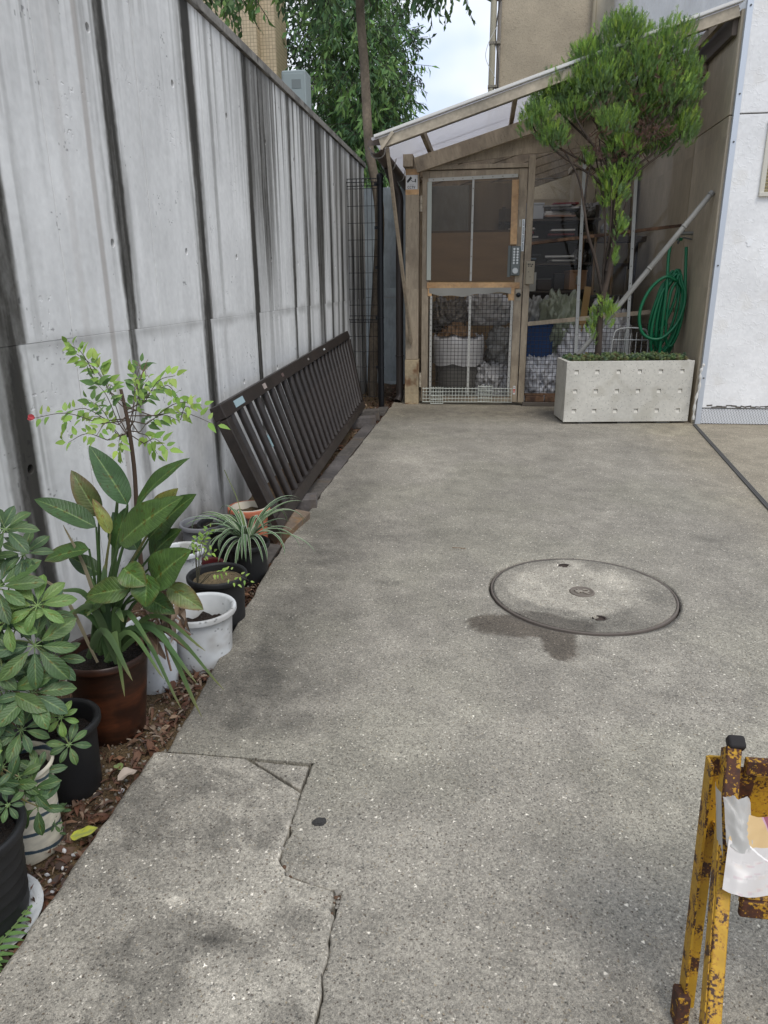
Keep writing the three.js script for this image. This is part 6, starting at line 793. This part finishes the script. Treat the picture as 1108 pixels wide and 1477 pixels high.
{
  reseed(542);
  const t = thing('conifer_tree', 'small bushy conifer with a clipped round crown growing in the planter', 'tree', [0, 0, 0]);
  const bark = M('#ffffff', 0.9, { map: mottle([62, 52, 44], 0.5, { seed: 95, scale: 8, streak: 4 }), bumpMap: bumpFine, bumpScale: 0.006 }), ZT = -5.80;
  const trunk = [V(0.882, 0.42, ZT), V(0.878, 0.65, ZT), V(0.873, 0.876, ZT), V(0.905, 1.08, ZT), V(0.915, 1.37, ZT), V(0.90, 1.62, ZT)];
  part(t, 'trunk', sweep(curve(trunk, 26), q => 0.027 - 0.010 * q, 10), bark); for (let k = 0; k < 9; k++) { const x = rr(-0.05, 0.07); part(t, 'branch', sweep(curve([[0.88 + x * 0.2, 1.0 + k * 0.03, ZT + rr(-0.02, 0.03)], [0.90 + x, 1.4, ZT + rr(-0.03, 0.05)], [0.90 + x * 2.6, 1.8, ZT + rr(-0.08, 0.1)], [0.90 + x * 3.6, 2.0, ZT + rr(-0.1, 0.12)]], 14), q => 0.009 - 0.005 * q, 5), bark); }
  const lobes = [[0.858, 2.593, 0.169, 0.163], [0.643, 2.49, 0.122, 0.129], [1.171, 2.526, 0.20, 0.163], [1.30, 2.303, 0.122, 0.172], [0.443, 2.301, 0.16, 0.129], [0.333, 2.112, 0.125, 0.12], [0.772, 2.345, 0.188, 0.172], [1.047, 2.162, 0.19, 0.15], [1.32, 2.044, 0.113, 0.138], [0.844, 2.06, 0.13, 0.11], [0.58, 2.185, 0.14, 0.10], [1.161, 1.961, 0.15, 0.095], [0.927, 1.924, 0.12, 0.095], [0.606, 2.351, 0.132, 0.12], [1.001, 2.399, 0.18, 0.155], [0.44, 2.0, 0.10, 0.095], [1.2, 2.25, 0.15, 0.14]];
  const low = [[0.90, 1.628, 0.075, 0.16], [0.84, 1.66, 0.05, 0.1], [0.945, 1.391, 0.045, 0.13], [0.895, 1.743, 0.11, 0.10], [0.935, 1.2, 0.03, 0.09], [0.90, 0.82, 0.04, 0.09], [0.835, 0.70, 0.035, 0.12], [0.95, 0.79, 0.035, 0.08], [0.98, 1.787, 0.08, 0.10], [0.70, 1.862, 0.06, 0.05]];
  for (const [x, y, rx] of lobes) { const a = trunk[4].clone().lerp(trunk[5], rr(-0.4, 1)), z = ZT + rr(-0.12, 0.12), m = a.clone().lerp(V(x, y, z), 0.5).add(V((x - a.x) * -0.36, 0.0, 0)); part(t, 'branch', sweep(curve([a, m, [x, y - 0.03, z], [x + rr(-0.05, 0.05), y + 0.08, z]], 14), q => 0.0115 - 0.008 * q, 6), bark);
    for (let k = 0; k < 5; k++) { const p = m.clone().lerp(V(x, y, z), rr(0.1, 0.9)); part(t, 'twig', sweep(curve([p, p.clone().add(V(rr(-0.08, 0.08), 0.07, rr(-0.08, 0.08))), p.clone().add(V(rr(-0.13, 0.13), 0.16, rr(-0.1, 0.12)))], 6), q => 0.004 - 0.003 * q, 4), M('#5a4234', 0.9)); } }
  part(t, 'branch', sweep(curve([[0.873, 0.95, ZT], [0.80, 1.20, ZT + 0.05], [0.73, 1.38, ZT + 0.06], [0.69, 1.56, ZT + 0.06], [0.64, 1.75, ZT + 0.05], [0.54, 1.92, ZT + 0.04]], 18), q => 0.012 - 0.005 * q, 7), bark);
  part(t, 'branch', sweep(curve([[0.69, 1.56, ZT + 0.06], [0.70, 1.75, ZT + 0.06], [0.75, 1.95, ZT]], 10), q => 0.008 - 0.003 * q, 6), bark);
  // flat scale-leaved sprays
  const sprays = []; for (let v = 0; v < 5; v++) { const tri = [], L = 0.085, nb = 6; const leaf = (x, y, dx, dy, l, w, zz) => { const px = -dy, py = dx; tri.push([x, y, 0], [x + dx * l * 0.5 + px * w, y + dy * l * 0.5 + py * w, zz], [x + dx * l, y + dy * l, zz * 1.6]); tri.push([x, y, 0], [x + dx * l, y + dy * l, zz * 1.6], [x + dx * l * 0.5 - px * w, y + dy * l * 0.5 - py * w, zz]); };
    leaf(0, 0, 0, 1, L, 0.0026, 0.004); for (let k = 0; k < 8; k++) for (const s of [-1, 1]) { const y = L * (0.08 + 0.80 * (k + rr(0, 0.7)) / 8), a = rr(0.28, 0.6), l = 0.03 * (1 - 0.5 * y / L) * rr(0.7, 1.25); leaf(0, y, s * Math.sin(a), Math.cos(a), l, 0.0021, rr(-0.008, 0.01)); } sprays.push(tri); }
  const pos = [], col = []; const put = (o, dir, c, s) => { const y = dir.clone().normalize(), r = rdir(), x = new THREE.Vector3().crossVectors(y, r).normalize(), z = new THREE.Vector3().crossVectors(x, y); for (const p of pick(sprays)) { pos.push(o.x + (x.x * p[0] + y.x * p[1] + z.x * p[2]) * s, o.y + (x.y * p[0] + y.y * p[1] + z.y * p[2]) * s, o.z + (x.z * p[0] + y.z * p[1] + z.z * p[2]) * s); col.push(...c); } };
  const greens = [[0.152, 0.255, 0.066], [0.189, 0.312, 0.072], [0.113, 0.208, 0.062], [0.218, 0.360, 0.066], [0.152, 0.237, 0.085]], fresh = [[0.294, 0.454, 0.066], [0.246, 0.407, 0.066], [0.341, 0.483, 0.080]];
  const fill = (list, dens, cz) => { for (let li = 0; li < list.length; li++) { const [x, y, rx, ry] = list[li], rz = Math.max(rx, ry) * 1.05, z0 = ZT + (cz ? 0 : rr(-0.10, 0.12)), n = Math.round(dens * rx * ry * 1000); const tuft = []; for (let k = 0; k < Math.max(6, n / 8); k++) { const u = rdir(); if (u.y < -0.5 && rnd() < 0.5) u.y *= -1; tuft.push([u, Math.pow(rnd(), 0.4), pick((rnd() < 0.5 && y > 1.9 && u.y > -0.2) || (cz && rnd() < 0.6) ? fresh : greens)]); }
      for (const [u, q, c] of tuft) for (let k = 0; k < 8; k++) { const w = u.clone().multiplyScalar(q * 0.95).add(rdir().multiplyScalar(0.34)), o = V(x + w.x * rx, y + w.y * ry, z0 + w.z * rz), d = V(u.x * 0.5, 1.0 + u.y * 0.2, u.z * 0.5).add(rdir().multiplyScalar(0.45)); put(o, d, vary(c, 0.2), rr(0.4, 0.95)); } } };
  fill(lobes.map(([x, y, a, b]) => [x, y, a * 0.93, b * 0.93]), 44, false); fill(low, 28, true);
  for (let k = 0; k < 260; k++) { const b = pick([[1.09, 2.30, 0.16, 0.16], [0.86, 1.95, 0.2, 0.1], [1.1, 2.02, 0.12, 0.06]]), u = rdir(); put(V(b[0] + u.x * b[2], b[1] + u.y * b[3], ZT + 0.16 + u.z * 0.1), rdir().add(V(0, 0.6, 0)), vary([0.13, 0.065, 0.04], 0.2), rr(0.5, 0.9)); }
  const g = new THREE.BufferGeometry(); g.setAttribute('position', new THREE.Float32BufferAttribute(pos, 3)); g.setAttribute('color', new THREE.Float32BufferAttribute(col, 3)); g.computeVertexNormals(); part(t, 'crown', g, leafSoft);
}
{ // garden hose looped on a hook
  const t = thing('garden_hose', 'coiled green garden hose hanging on a hook behind the planter', 'hose', [0, 0, 0]); const m = M('#0f6b45', 0.35), hook = V(1.53, 1.34, -6.30);
  const loop = (cx, cy, rx, ry, z, lean) => { const p = []; for (let k = 0; k < 20; k++) { const a = k / 20 * 6.283, top = Math.sin(a) > 0.6 ? 0.55 : 1; p.push(V(cx + Math.cos(a) * rx * top + lean * Math.sin(a), cy + Math.sin(a) * ry, z + 0.012 * Math.cos(a * 2))); } return sweep([...curve(p, 56, true)], 0.0115, 9, false); };
  const coils = [[1.45, 0.83, 0.085, 0.29, -6.26, 0.03], [1.475, 0.82, 0.08, 0.31, -6.235, 0.03], [1.50, 0.80, 0.075, 0.33, -6.28, 0.03], [1.46, 0.78, 0.10, 0.32, -6.22, 0.045], [1.49, 0.76, 0.09, 0.34, -6.30, 0.02], [1.515, 0.82, 0.06, 0.28, -6.21, 0.01], [1.43, 0.86, 0.07, 0.24, -6.25, 0.06]];
  for (const c of coils) part(t, 'coil', loop(...c), m);
  part(t, 'coil', sweep(curve([[1.50, 1.05, -6.20], [1.42, 1.08, -6.19], [1.31, 1.0, -6.18], [1.235, 0.80, -6.17], [1.28, 0.64, -6.17], [1.40, 0.60, -6.17], [1.52, 0.70, -6.18], [1.575, 0.86, -6.19], [1.57, 1.05, -6.22], [1.565, 1.30, -6.28]], 60), 0.0125, 9), m);
  part(t, 'tail', sweep(curve([[1.53, 1.36, -6.30], [1.46, 1.36, -6.28], [1.435, 1.28, -6.26], [1.43, 1.0, -6.2], [1.425, 0.7, -6.19], [1.43, 0.45, -6.2]], 40), 0.0125, 9), m);
  part(t, 'hook', sweep(curve([[1.61, 1.36, -6.32], [1.53, 1.37, -6.31], [1.50, 1.33, -6.29], [1.50, 1.38, -6.27]], 14), 0.006, 7), M('#77797a', 0.4, { metalness: 0.7 })); part(t, 'tap', [at(new THREE.CylinderGeometry(0.014, 0.014, 0.09, 12), 1.57, 1.405, -6.32, 0, 0, Math.PI / 2), at(new THREE.CylinderGeometry(0.018, 0.018, 0.02, 12), 1.53, 1.43, -6.32)], M('#8b8a84', 0.4, { metalness: 0.6 }));
}
{ const t = thing('bamboo_pole', 'weathered grey bamboo pole leaning from the planter against the brown side wall', 'pole', [0, 0, 0]); const a = V(0.735, 0.50, -5.845), b = V(1.597, 1.655, -5.85), m = M('#ffffff', 0.7, { map: mottle([138, 136, 130], 0.3, { seed: 97, scale: 5, streak: 6 }) });
  part(t, 'cane', rod(a, b, 0.0195, 14), m); for (const q of [0.28, 0.55, 0.80, 0.985]) { const p = a.clone().lerp(b, q), d = b.clone().sub(a).normalize(); part(t, 'node', sweep([p.clone().addScaledVector(d, -0.008), p.clone().addScaledVector(d, -0.002), p.clone().addScaledVector(d, 0.002), p.clone().addScaledVector(d, 0.008)], [0.0198, 0.0225, 0.0225, 0.0198], 14), m); } }

// ------------------------------------------------------------------ rusty yellow step stool
{
  const t = thing('step_ladder', 'rusty yellow folding step stool patched with tape', 'step ladder', [0, 0, 0]);
  const rustTex = th => tex(512, 512, (i, j) => { const u = i / 512, v = j / 512, a = fbmT(u * 10, v * 10, 10, 5, 801), b = fbmT(u * 60, v * 60, 60, 3, 807), s = a * 0.6 + b * 0.4; const k = smooth(th - 0.01, th + 0.08, s), dk = fbmT(u * 30, v * 30, 30, 3, 811); const rust = mix3([92, 50, 26], [48, 32, 26], dk), yel = [188 + 50 * (a - 0.5), 146 + 44 * (a - 0.5), 34]; const h = smooth(th, th - 0.03, s) * smooth(th - 0.08, th - 0.03, s); return mix3(mix3(yel, rust, k), [140, 84, 34], h * 0.5); }, { srgb: true, repeat: [6, 6] });
  const m = M('#ffffff', 0.6, { map: rustTex(0.545), bumpMap: bumpFine, bumpScale: 0.0012 }), ru = M('#ffffff', 0.8, { map: rustTex(0.42), bumpMap: bumpFine, bumpScale: 0.003 });
  for (const dx of [0, 0.34]) {
    const T = V(0.347 + dx, 0.46, -0.862), F = V(0.247 + dx * 1.06, 0.0, -0.485), Rr = V(0.327 + dx, 0.0, -0.845), nrm = V(0, 0.6, 0.8);
    part(t, 'front_leg', bar(T, F, 0.018, 0.010, nrm, 0.003), m); part(t, 'leg_flange', bar(T.clone().add(V(-0.009, -0.006, -0.007)), F.clone().add(V(-0.009, 0, -0.007)), 0.003, 0.018, nrm, 0.001), m);
    part(t, 'rear_leg', [bar(T.clone().add(V(-0.024, -0.03, -0.008)), Rr, 0.004, 0.026, V(0, 0, 1), 0.001), bar(T.clone().add(V(-0.012, -0.03, -0.020)), Rr.clone().add(V(0.011, 0, -0.012)), 0.022, 0.004, V(0, 0, 1), 0.001)], m);
    part(t, 'cap', at(new RoundedBoxGeometry(0.022, 0.016, 0.018, 2, 0.004), T.x + 0.003, T.y + 0.004, T.z - 0.003, 0, 0.6), M('#1f1b1a', 0.8)); part(t, 'top_sleeve', bar(T.clone().add(V(0, -0.0, 0.0)), T.clone().lerp(F, 0.13), 0.0195, 0.0115, nrm, 0.003), ru);
    part(t, 'foot', bar(Rr.clone().add(V(-0.004, 0.05, 0.004)), Rr.clone().add(V(-0.006, 0.0, 0.014)), 0.02, 0.03, V(0, 0, 1), 0.004), ru); part(t, 'foot', bar(F.clone().lerp(T, 0.03), F.clone(), 0.04, 0.024, nrm, 0.004), M('#1f1b1a', 0.8));
  }
  part(t, 'top_bar', bar([0.365, 0.432, -0.862], [0.67, 0.432, -0.862], 0.012, 0.022, V(0, 1, 0), 0.002), ru);
  const tread = part(t, 'tread', [span(0.338, 0.672, 0.322, 0.330, -0.895, -0.755, 0.003), bar([0.338, 0.318, -0.752], [0.672, 0.318, -0.752], 0.018, 0.026, V(0, 1, 0), 0.008)], m);
  part(tread, 'tread_lip', bar([0.336, 0.312, -0.744], [0.675, 0.312, -0.744], 0.010, 0.026, V(0, 1, 0), 0.004), ru); part(tread, 'back_plate', span(0.345, 0.665, 0.331, 0.40, -0.892, -0.886, 0.002), m);
  part(tread, 'bracket', bar([0.372, 0.335, -0.885], [0.372, 0.425, -0.866], 0.024, 0.006, V(0, 0, 1), 0.001), ru);
  part(t, 'lower_tread', [span(0.285, 0.645, 0.135, 0.142, -0.66, -0.56, 0.002), bar([0.285, 0.13, -0.556], [0.645, 0.13, -0.556], 0.016, 0.024, V(0, 1, 0), 0.006)], m);
  const film = canvasTex(256, 256, (c, w, h) => { c.fillStyle = '#c2bcb6'; c.fillRect(0, 0, w, h); c.fillStyle = '#c3a472'; c.beginPath(); c.moveTo(0, 0); c.lineTo(110, 0); c.lineTo(190, 105); c.lineTo(0, 100); c.fill(); c.fillStyle = '#bb93a0'; c.beginPath(); c.moveTo(110, 0); c.lineTo(256, 0); c.lineTo(256, 256); c.lineTo(170, 200); c.lineTo(190, 105); c.fill(); c.fillStyle = '#8c4a5a'; c.beginPath(); c.moveTo(120, 0); c.lineTo(170, 0); c.lineTo(240, 120); c.lineTo(190, 105); c.fill(); for (let i = 0; i < 60; i++) { c.fillStyle = ['#d9d4ce', '#a9a29c', '#b58a96', '#cbb8a6'][i % 4]; c.globalAlpha = 0.25; c.fillRect((i * 53) % 250, 110 + (i * 37) % 140, 14 + (i * 7) % 26, 4 + (i * 5) % 9); } c.globalAlpha = 1; c.strokeStyle = '#e8e4de'; c.lineWidth = 5; c.beginPath(); c.moveTo(10, 40); c.quadraticCurveTo(80, 120, 220, 170); c.stroke(); c.lineWidth = 3; c.beginPath(); c.moveTo(190, 105); c.lineTo(240, 200); c.stroke(); });
  const sheet = (f, nx = 16, ny = 16) => { const g = new THREE.PlaneGeometry(1, 1, nx, ny), p = g.attributes.position; for (let i = 0; i < p.count; i++) { const v = f(p.getX(i) + 0.5, p.getY(i) + 0.5); p.setXYZ(i, v[0], v[1], v[2]); } g.computeVertexNormals(); return g; };
  part(tread, 'taped_print', sheet((u, v) => [0.311 + 0.022 * v + u * 0.080, 0.340 + 0.068 * v - 0.012 * u + 0.005 * fbm(u * 5, v * 5, 3, 3), -0.738 - 0.062 * v + 0.006 * Math.sin(u * 6)], 24, 24), M('#ffffff', 0.3, { map: film }), 'torn pink and cream print under clear tape');
  part(t, 'tape_wrap', [sheet((u, v) => [0.322 + u * 0.032, 0.420 - v * 0.05 + 0.012 * fbm(u * 6, v * 6, 3, 9), -0.812 + v * 0.036 + 0.008 * Math.sin(u * 3.1) + 0.004], 14, 14), sheet((u, v) => [0.321 - 0.003 * Math.sin(u * 3) - 0.002 * v, 0.425 - v * 0.10, -0.812 + v * 0.06 - u * 0.022], 8, 8)], MP('#bdbab3', 0.35, { transmission: 0.25, thickness: 0, roughness: 0.4 }), 'crumpled translucent tape round the front leg');
}

// ------------------------------------------------------------------ trees behind
function crown(list, Ls, cols, { droop = 0.7, wr = 0.34, seg = 2 } = {}) {
  const g = new Leafer();
  for (const [x, y, z, rx, ry, rz, n] of list) { const k = 9, m = Math.round(n / k); for (let i = 0; i < m; i++) { const u = rdir(), q = Math.pow(rnd(), 0.45), o = V(x + u.x * q * rx, y + u.y * q * ry, z + u.z * q * rz), tw = u.clone().add(V(0, -0.35 * droop, 0)).add(rdir().multiplyScalar(0.5)).normalize(), end = o.clone().addScaledVector(tw, Ls * 3.2), base = pick(cols); g.stem([o, end], 0.003, [0.06, 0.05, 0.035], 3);
      for (let j = 0; j < k; j++) { const p = o.clone().lerp(end, (j + 0.5) / k), d = tw.clone().multiplyScalar(0.5).add(rdir().multiplyScalar(0.9)).add(V(0, -0.6 * droop, 0)).normalize(), L = Ls * rr(0.7, 1.25), c = vary(base, 0.22); g.blade(p, d, rdir().add(V(0.1, 0.9, 0.4)), L, L * wr, { prof: PR.lance, bend: rr(0.2, 0.9), fold: 0.2, seg, cols: 2, col: () => c }); } } }
  return g.build();
}
{
  reseed(549);
  const t = thing('slender_tree', 'slender pale trunked tree rising behind the mesh fence', 'tree', [0, 0, 0]);
  const bk = M('#ffffff', 0.85, { map: mottle([118, 106, 90], 0.3, { seed: 103, scale: 5, tint: [92, 84, 70], tintAmt: 0.5 }), bumpMap: bumpFine, bumpScale: 0.004 });
  part(t, 'trunk', sweep(curve([[-1.10, -0.06, -7.15], [-1.075, 0.5, -7.17], [-1.045, 0.98, -7.2], [-1.015, 1.72, -7.22], [-1.105, 2.22, -7.25], [-1.135, 2.87, -7.22], [-1.165, 3.40, -7.2], [-1.13, 4.4, -7.2]], 40), q => 0.052 - 0.016 * q, 12), bk);
  for (const e of [[-0.3, 4.2, -7.0], [-1.9, 4.3, -7.0], [-1.2, 5.0, -7.6], [-0.5, 3.65, -7.1]]) part(t, 'branch', sweep(curve([[-1.15, 3.5 + rr(0, 0.5), -7.2], [(e[0] - 1.1) / 2, e[1] - 0.15, (e[2] - 7.2) / 2], e], 10), q => 0.022 - 0.015 * q, 7), bk);
  const gc = [[0.075, 0.150, 0.053], [0.053, 0.112, 0.045], [0.105, 0.195, 0.060]];
  part(t, 'crown', crown([[-0.75, 3.85, -7.1, 0.6, 0.45, 0.6, 1300], [-1.6, 3.85, -7.1, 0.6, 0.42, 0.6, 1200], [-0.38, 3.66, -7.1, 0.24, 0.24, 0.4, 360], [-1.15, 4.5, -7.3, 0.8, 0.6, 0.8, 1100], [-1.25, 3.52, -7.0, 0.4, 0.2, 0.3, 280]], 0.085, gc, { droop: 1.1, wr: 0.45 }), leafSoft);
}
{
  reseed(556);
  const t = thing('climbing_shrub', 'dense mass of drooping lance shaped leaves behind the slender trunk', 'shrub', [0, 0, 0]);
  part(t, 'trunk', sweep(curve([[-1.5, -0.1, -9.6], [-1.45, 1.5, -9.6], [-1.5, 3.5, -9.6]], 12), q => 0.09 - 0.04 * q, 9), M('#4a4034', 0.9));
  part(t, 'crown', crown([[-1.55, 3.35, -9.5, 0.55, 0.75, 0.6, 2600], [-1.45, 2.7, -9.4, 0.36, 0.6, 0.5, 2100], [-1.75, 2.5, -9.4, 0.45, 0.6, 0.5, 1500], [-1.30, 1.9, -9.4, 0.5, 0.5, 0.5, 900], [-1.38, 3.05, -9.5, 0.25, 0.5, 0.4, 1000], [-1.75, 4.1, -9.5, 0.5, 0.5, 0.5, 900], [-1.5, 4.0, -9.7, 0.3, 0.5, 0.4, 900], [-1.65, 3.2, -10.0, 0.35, 1.2, 0.3, 2000], [-1.45, 2.6, -9.9, 0.3, 0.6, 0.3, 1000]], 0.12, [[0.145, 0.275, 0.072], [0.102, 0.203, 0.065], [0.203, 0.362, 0.087], [0.072, 0.160, 0.058]], { droop: 1.2, wr: 0.26 }), leafSoft);
}
{
  reseed(563);
  const t = thing('dark_tree', 'dark small leaved tree behind the climbing leaves', 'tree', [0, 0, 0]);
  part(t, 'trunk', sweep(curve([[-2.3, -0.1, -11.5], [-2.25, 2, -11.5], [-2.3, 5, -11.5]], 10), q => 0.14 - 0.06 * q, 9), M('#3b332b', 0.9));
  part(t, 'crown', crown([[-2.9, 4.7, -11.3, 0.8, 1.2, 0.8, 2400], [-2.2, 4.6, -11.3, 0.8, 1.3, 0.7, 2200], [-1.6, 4.4, -11.2, 0.45, 1.0, 0.6, 1500], [-2.6, 3.2, -11.3, 0.8, 0.8, 0.7, 1400], [-1.25, 4.1, -11.2, 0.22, 0.5, 0.3, 600], [-2.4, 3.6, -11.6, 0.9, 1.6, 0.4, 3200]], 0.075, [[0.045, 0.098, 0.038], [0.068, 0.128, 0.045], [0.033, 0.075, 0.033]], { droop: 0.6, wr: 0.5 }), leafMatte);
}
{
  reseed(570);
  const t = thing('overhanging_tree', 'leafy tree beyond the wall overhanging its coping', 'tree', [0, 0, 0]);
  part(t, 'trunk', sweep(curve([[-2.1, -0.1, -5.3], [-2.05, 1.6, -5.3], [-1.95, 3.1, -5.2]], 10), q => 0.07 - 0.02 * q, 9), M('#5a4c3e', 0.9));
  part(t, 'crown', crown([[-1.85, 3.02, -5.1, 0.36, 0.34, 0.4, 760], [-2.2, 3.2, -5.2, 0.4, 0.4, 0.4, 500], [-1.62, 2.87, -4.95, 0.14, 0.14, 0.2, 160]], 0.07, [[0.10, 0.20, 0.045], [0.14, 0.25, 0.06], [0.07, 0.14, 0.04]], { droop: 0.9, wr: 0.42 }), leafSoft);
}
renderer.render(scene, camera);
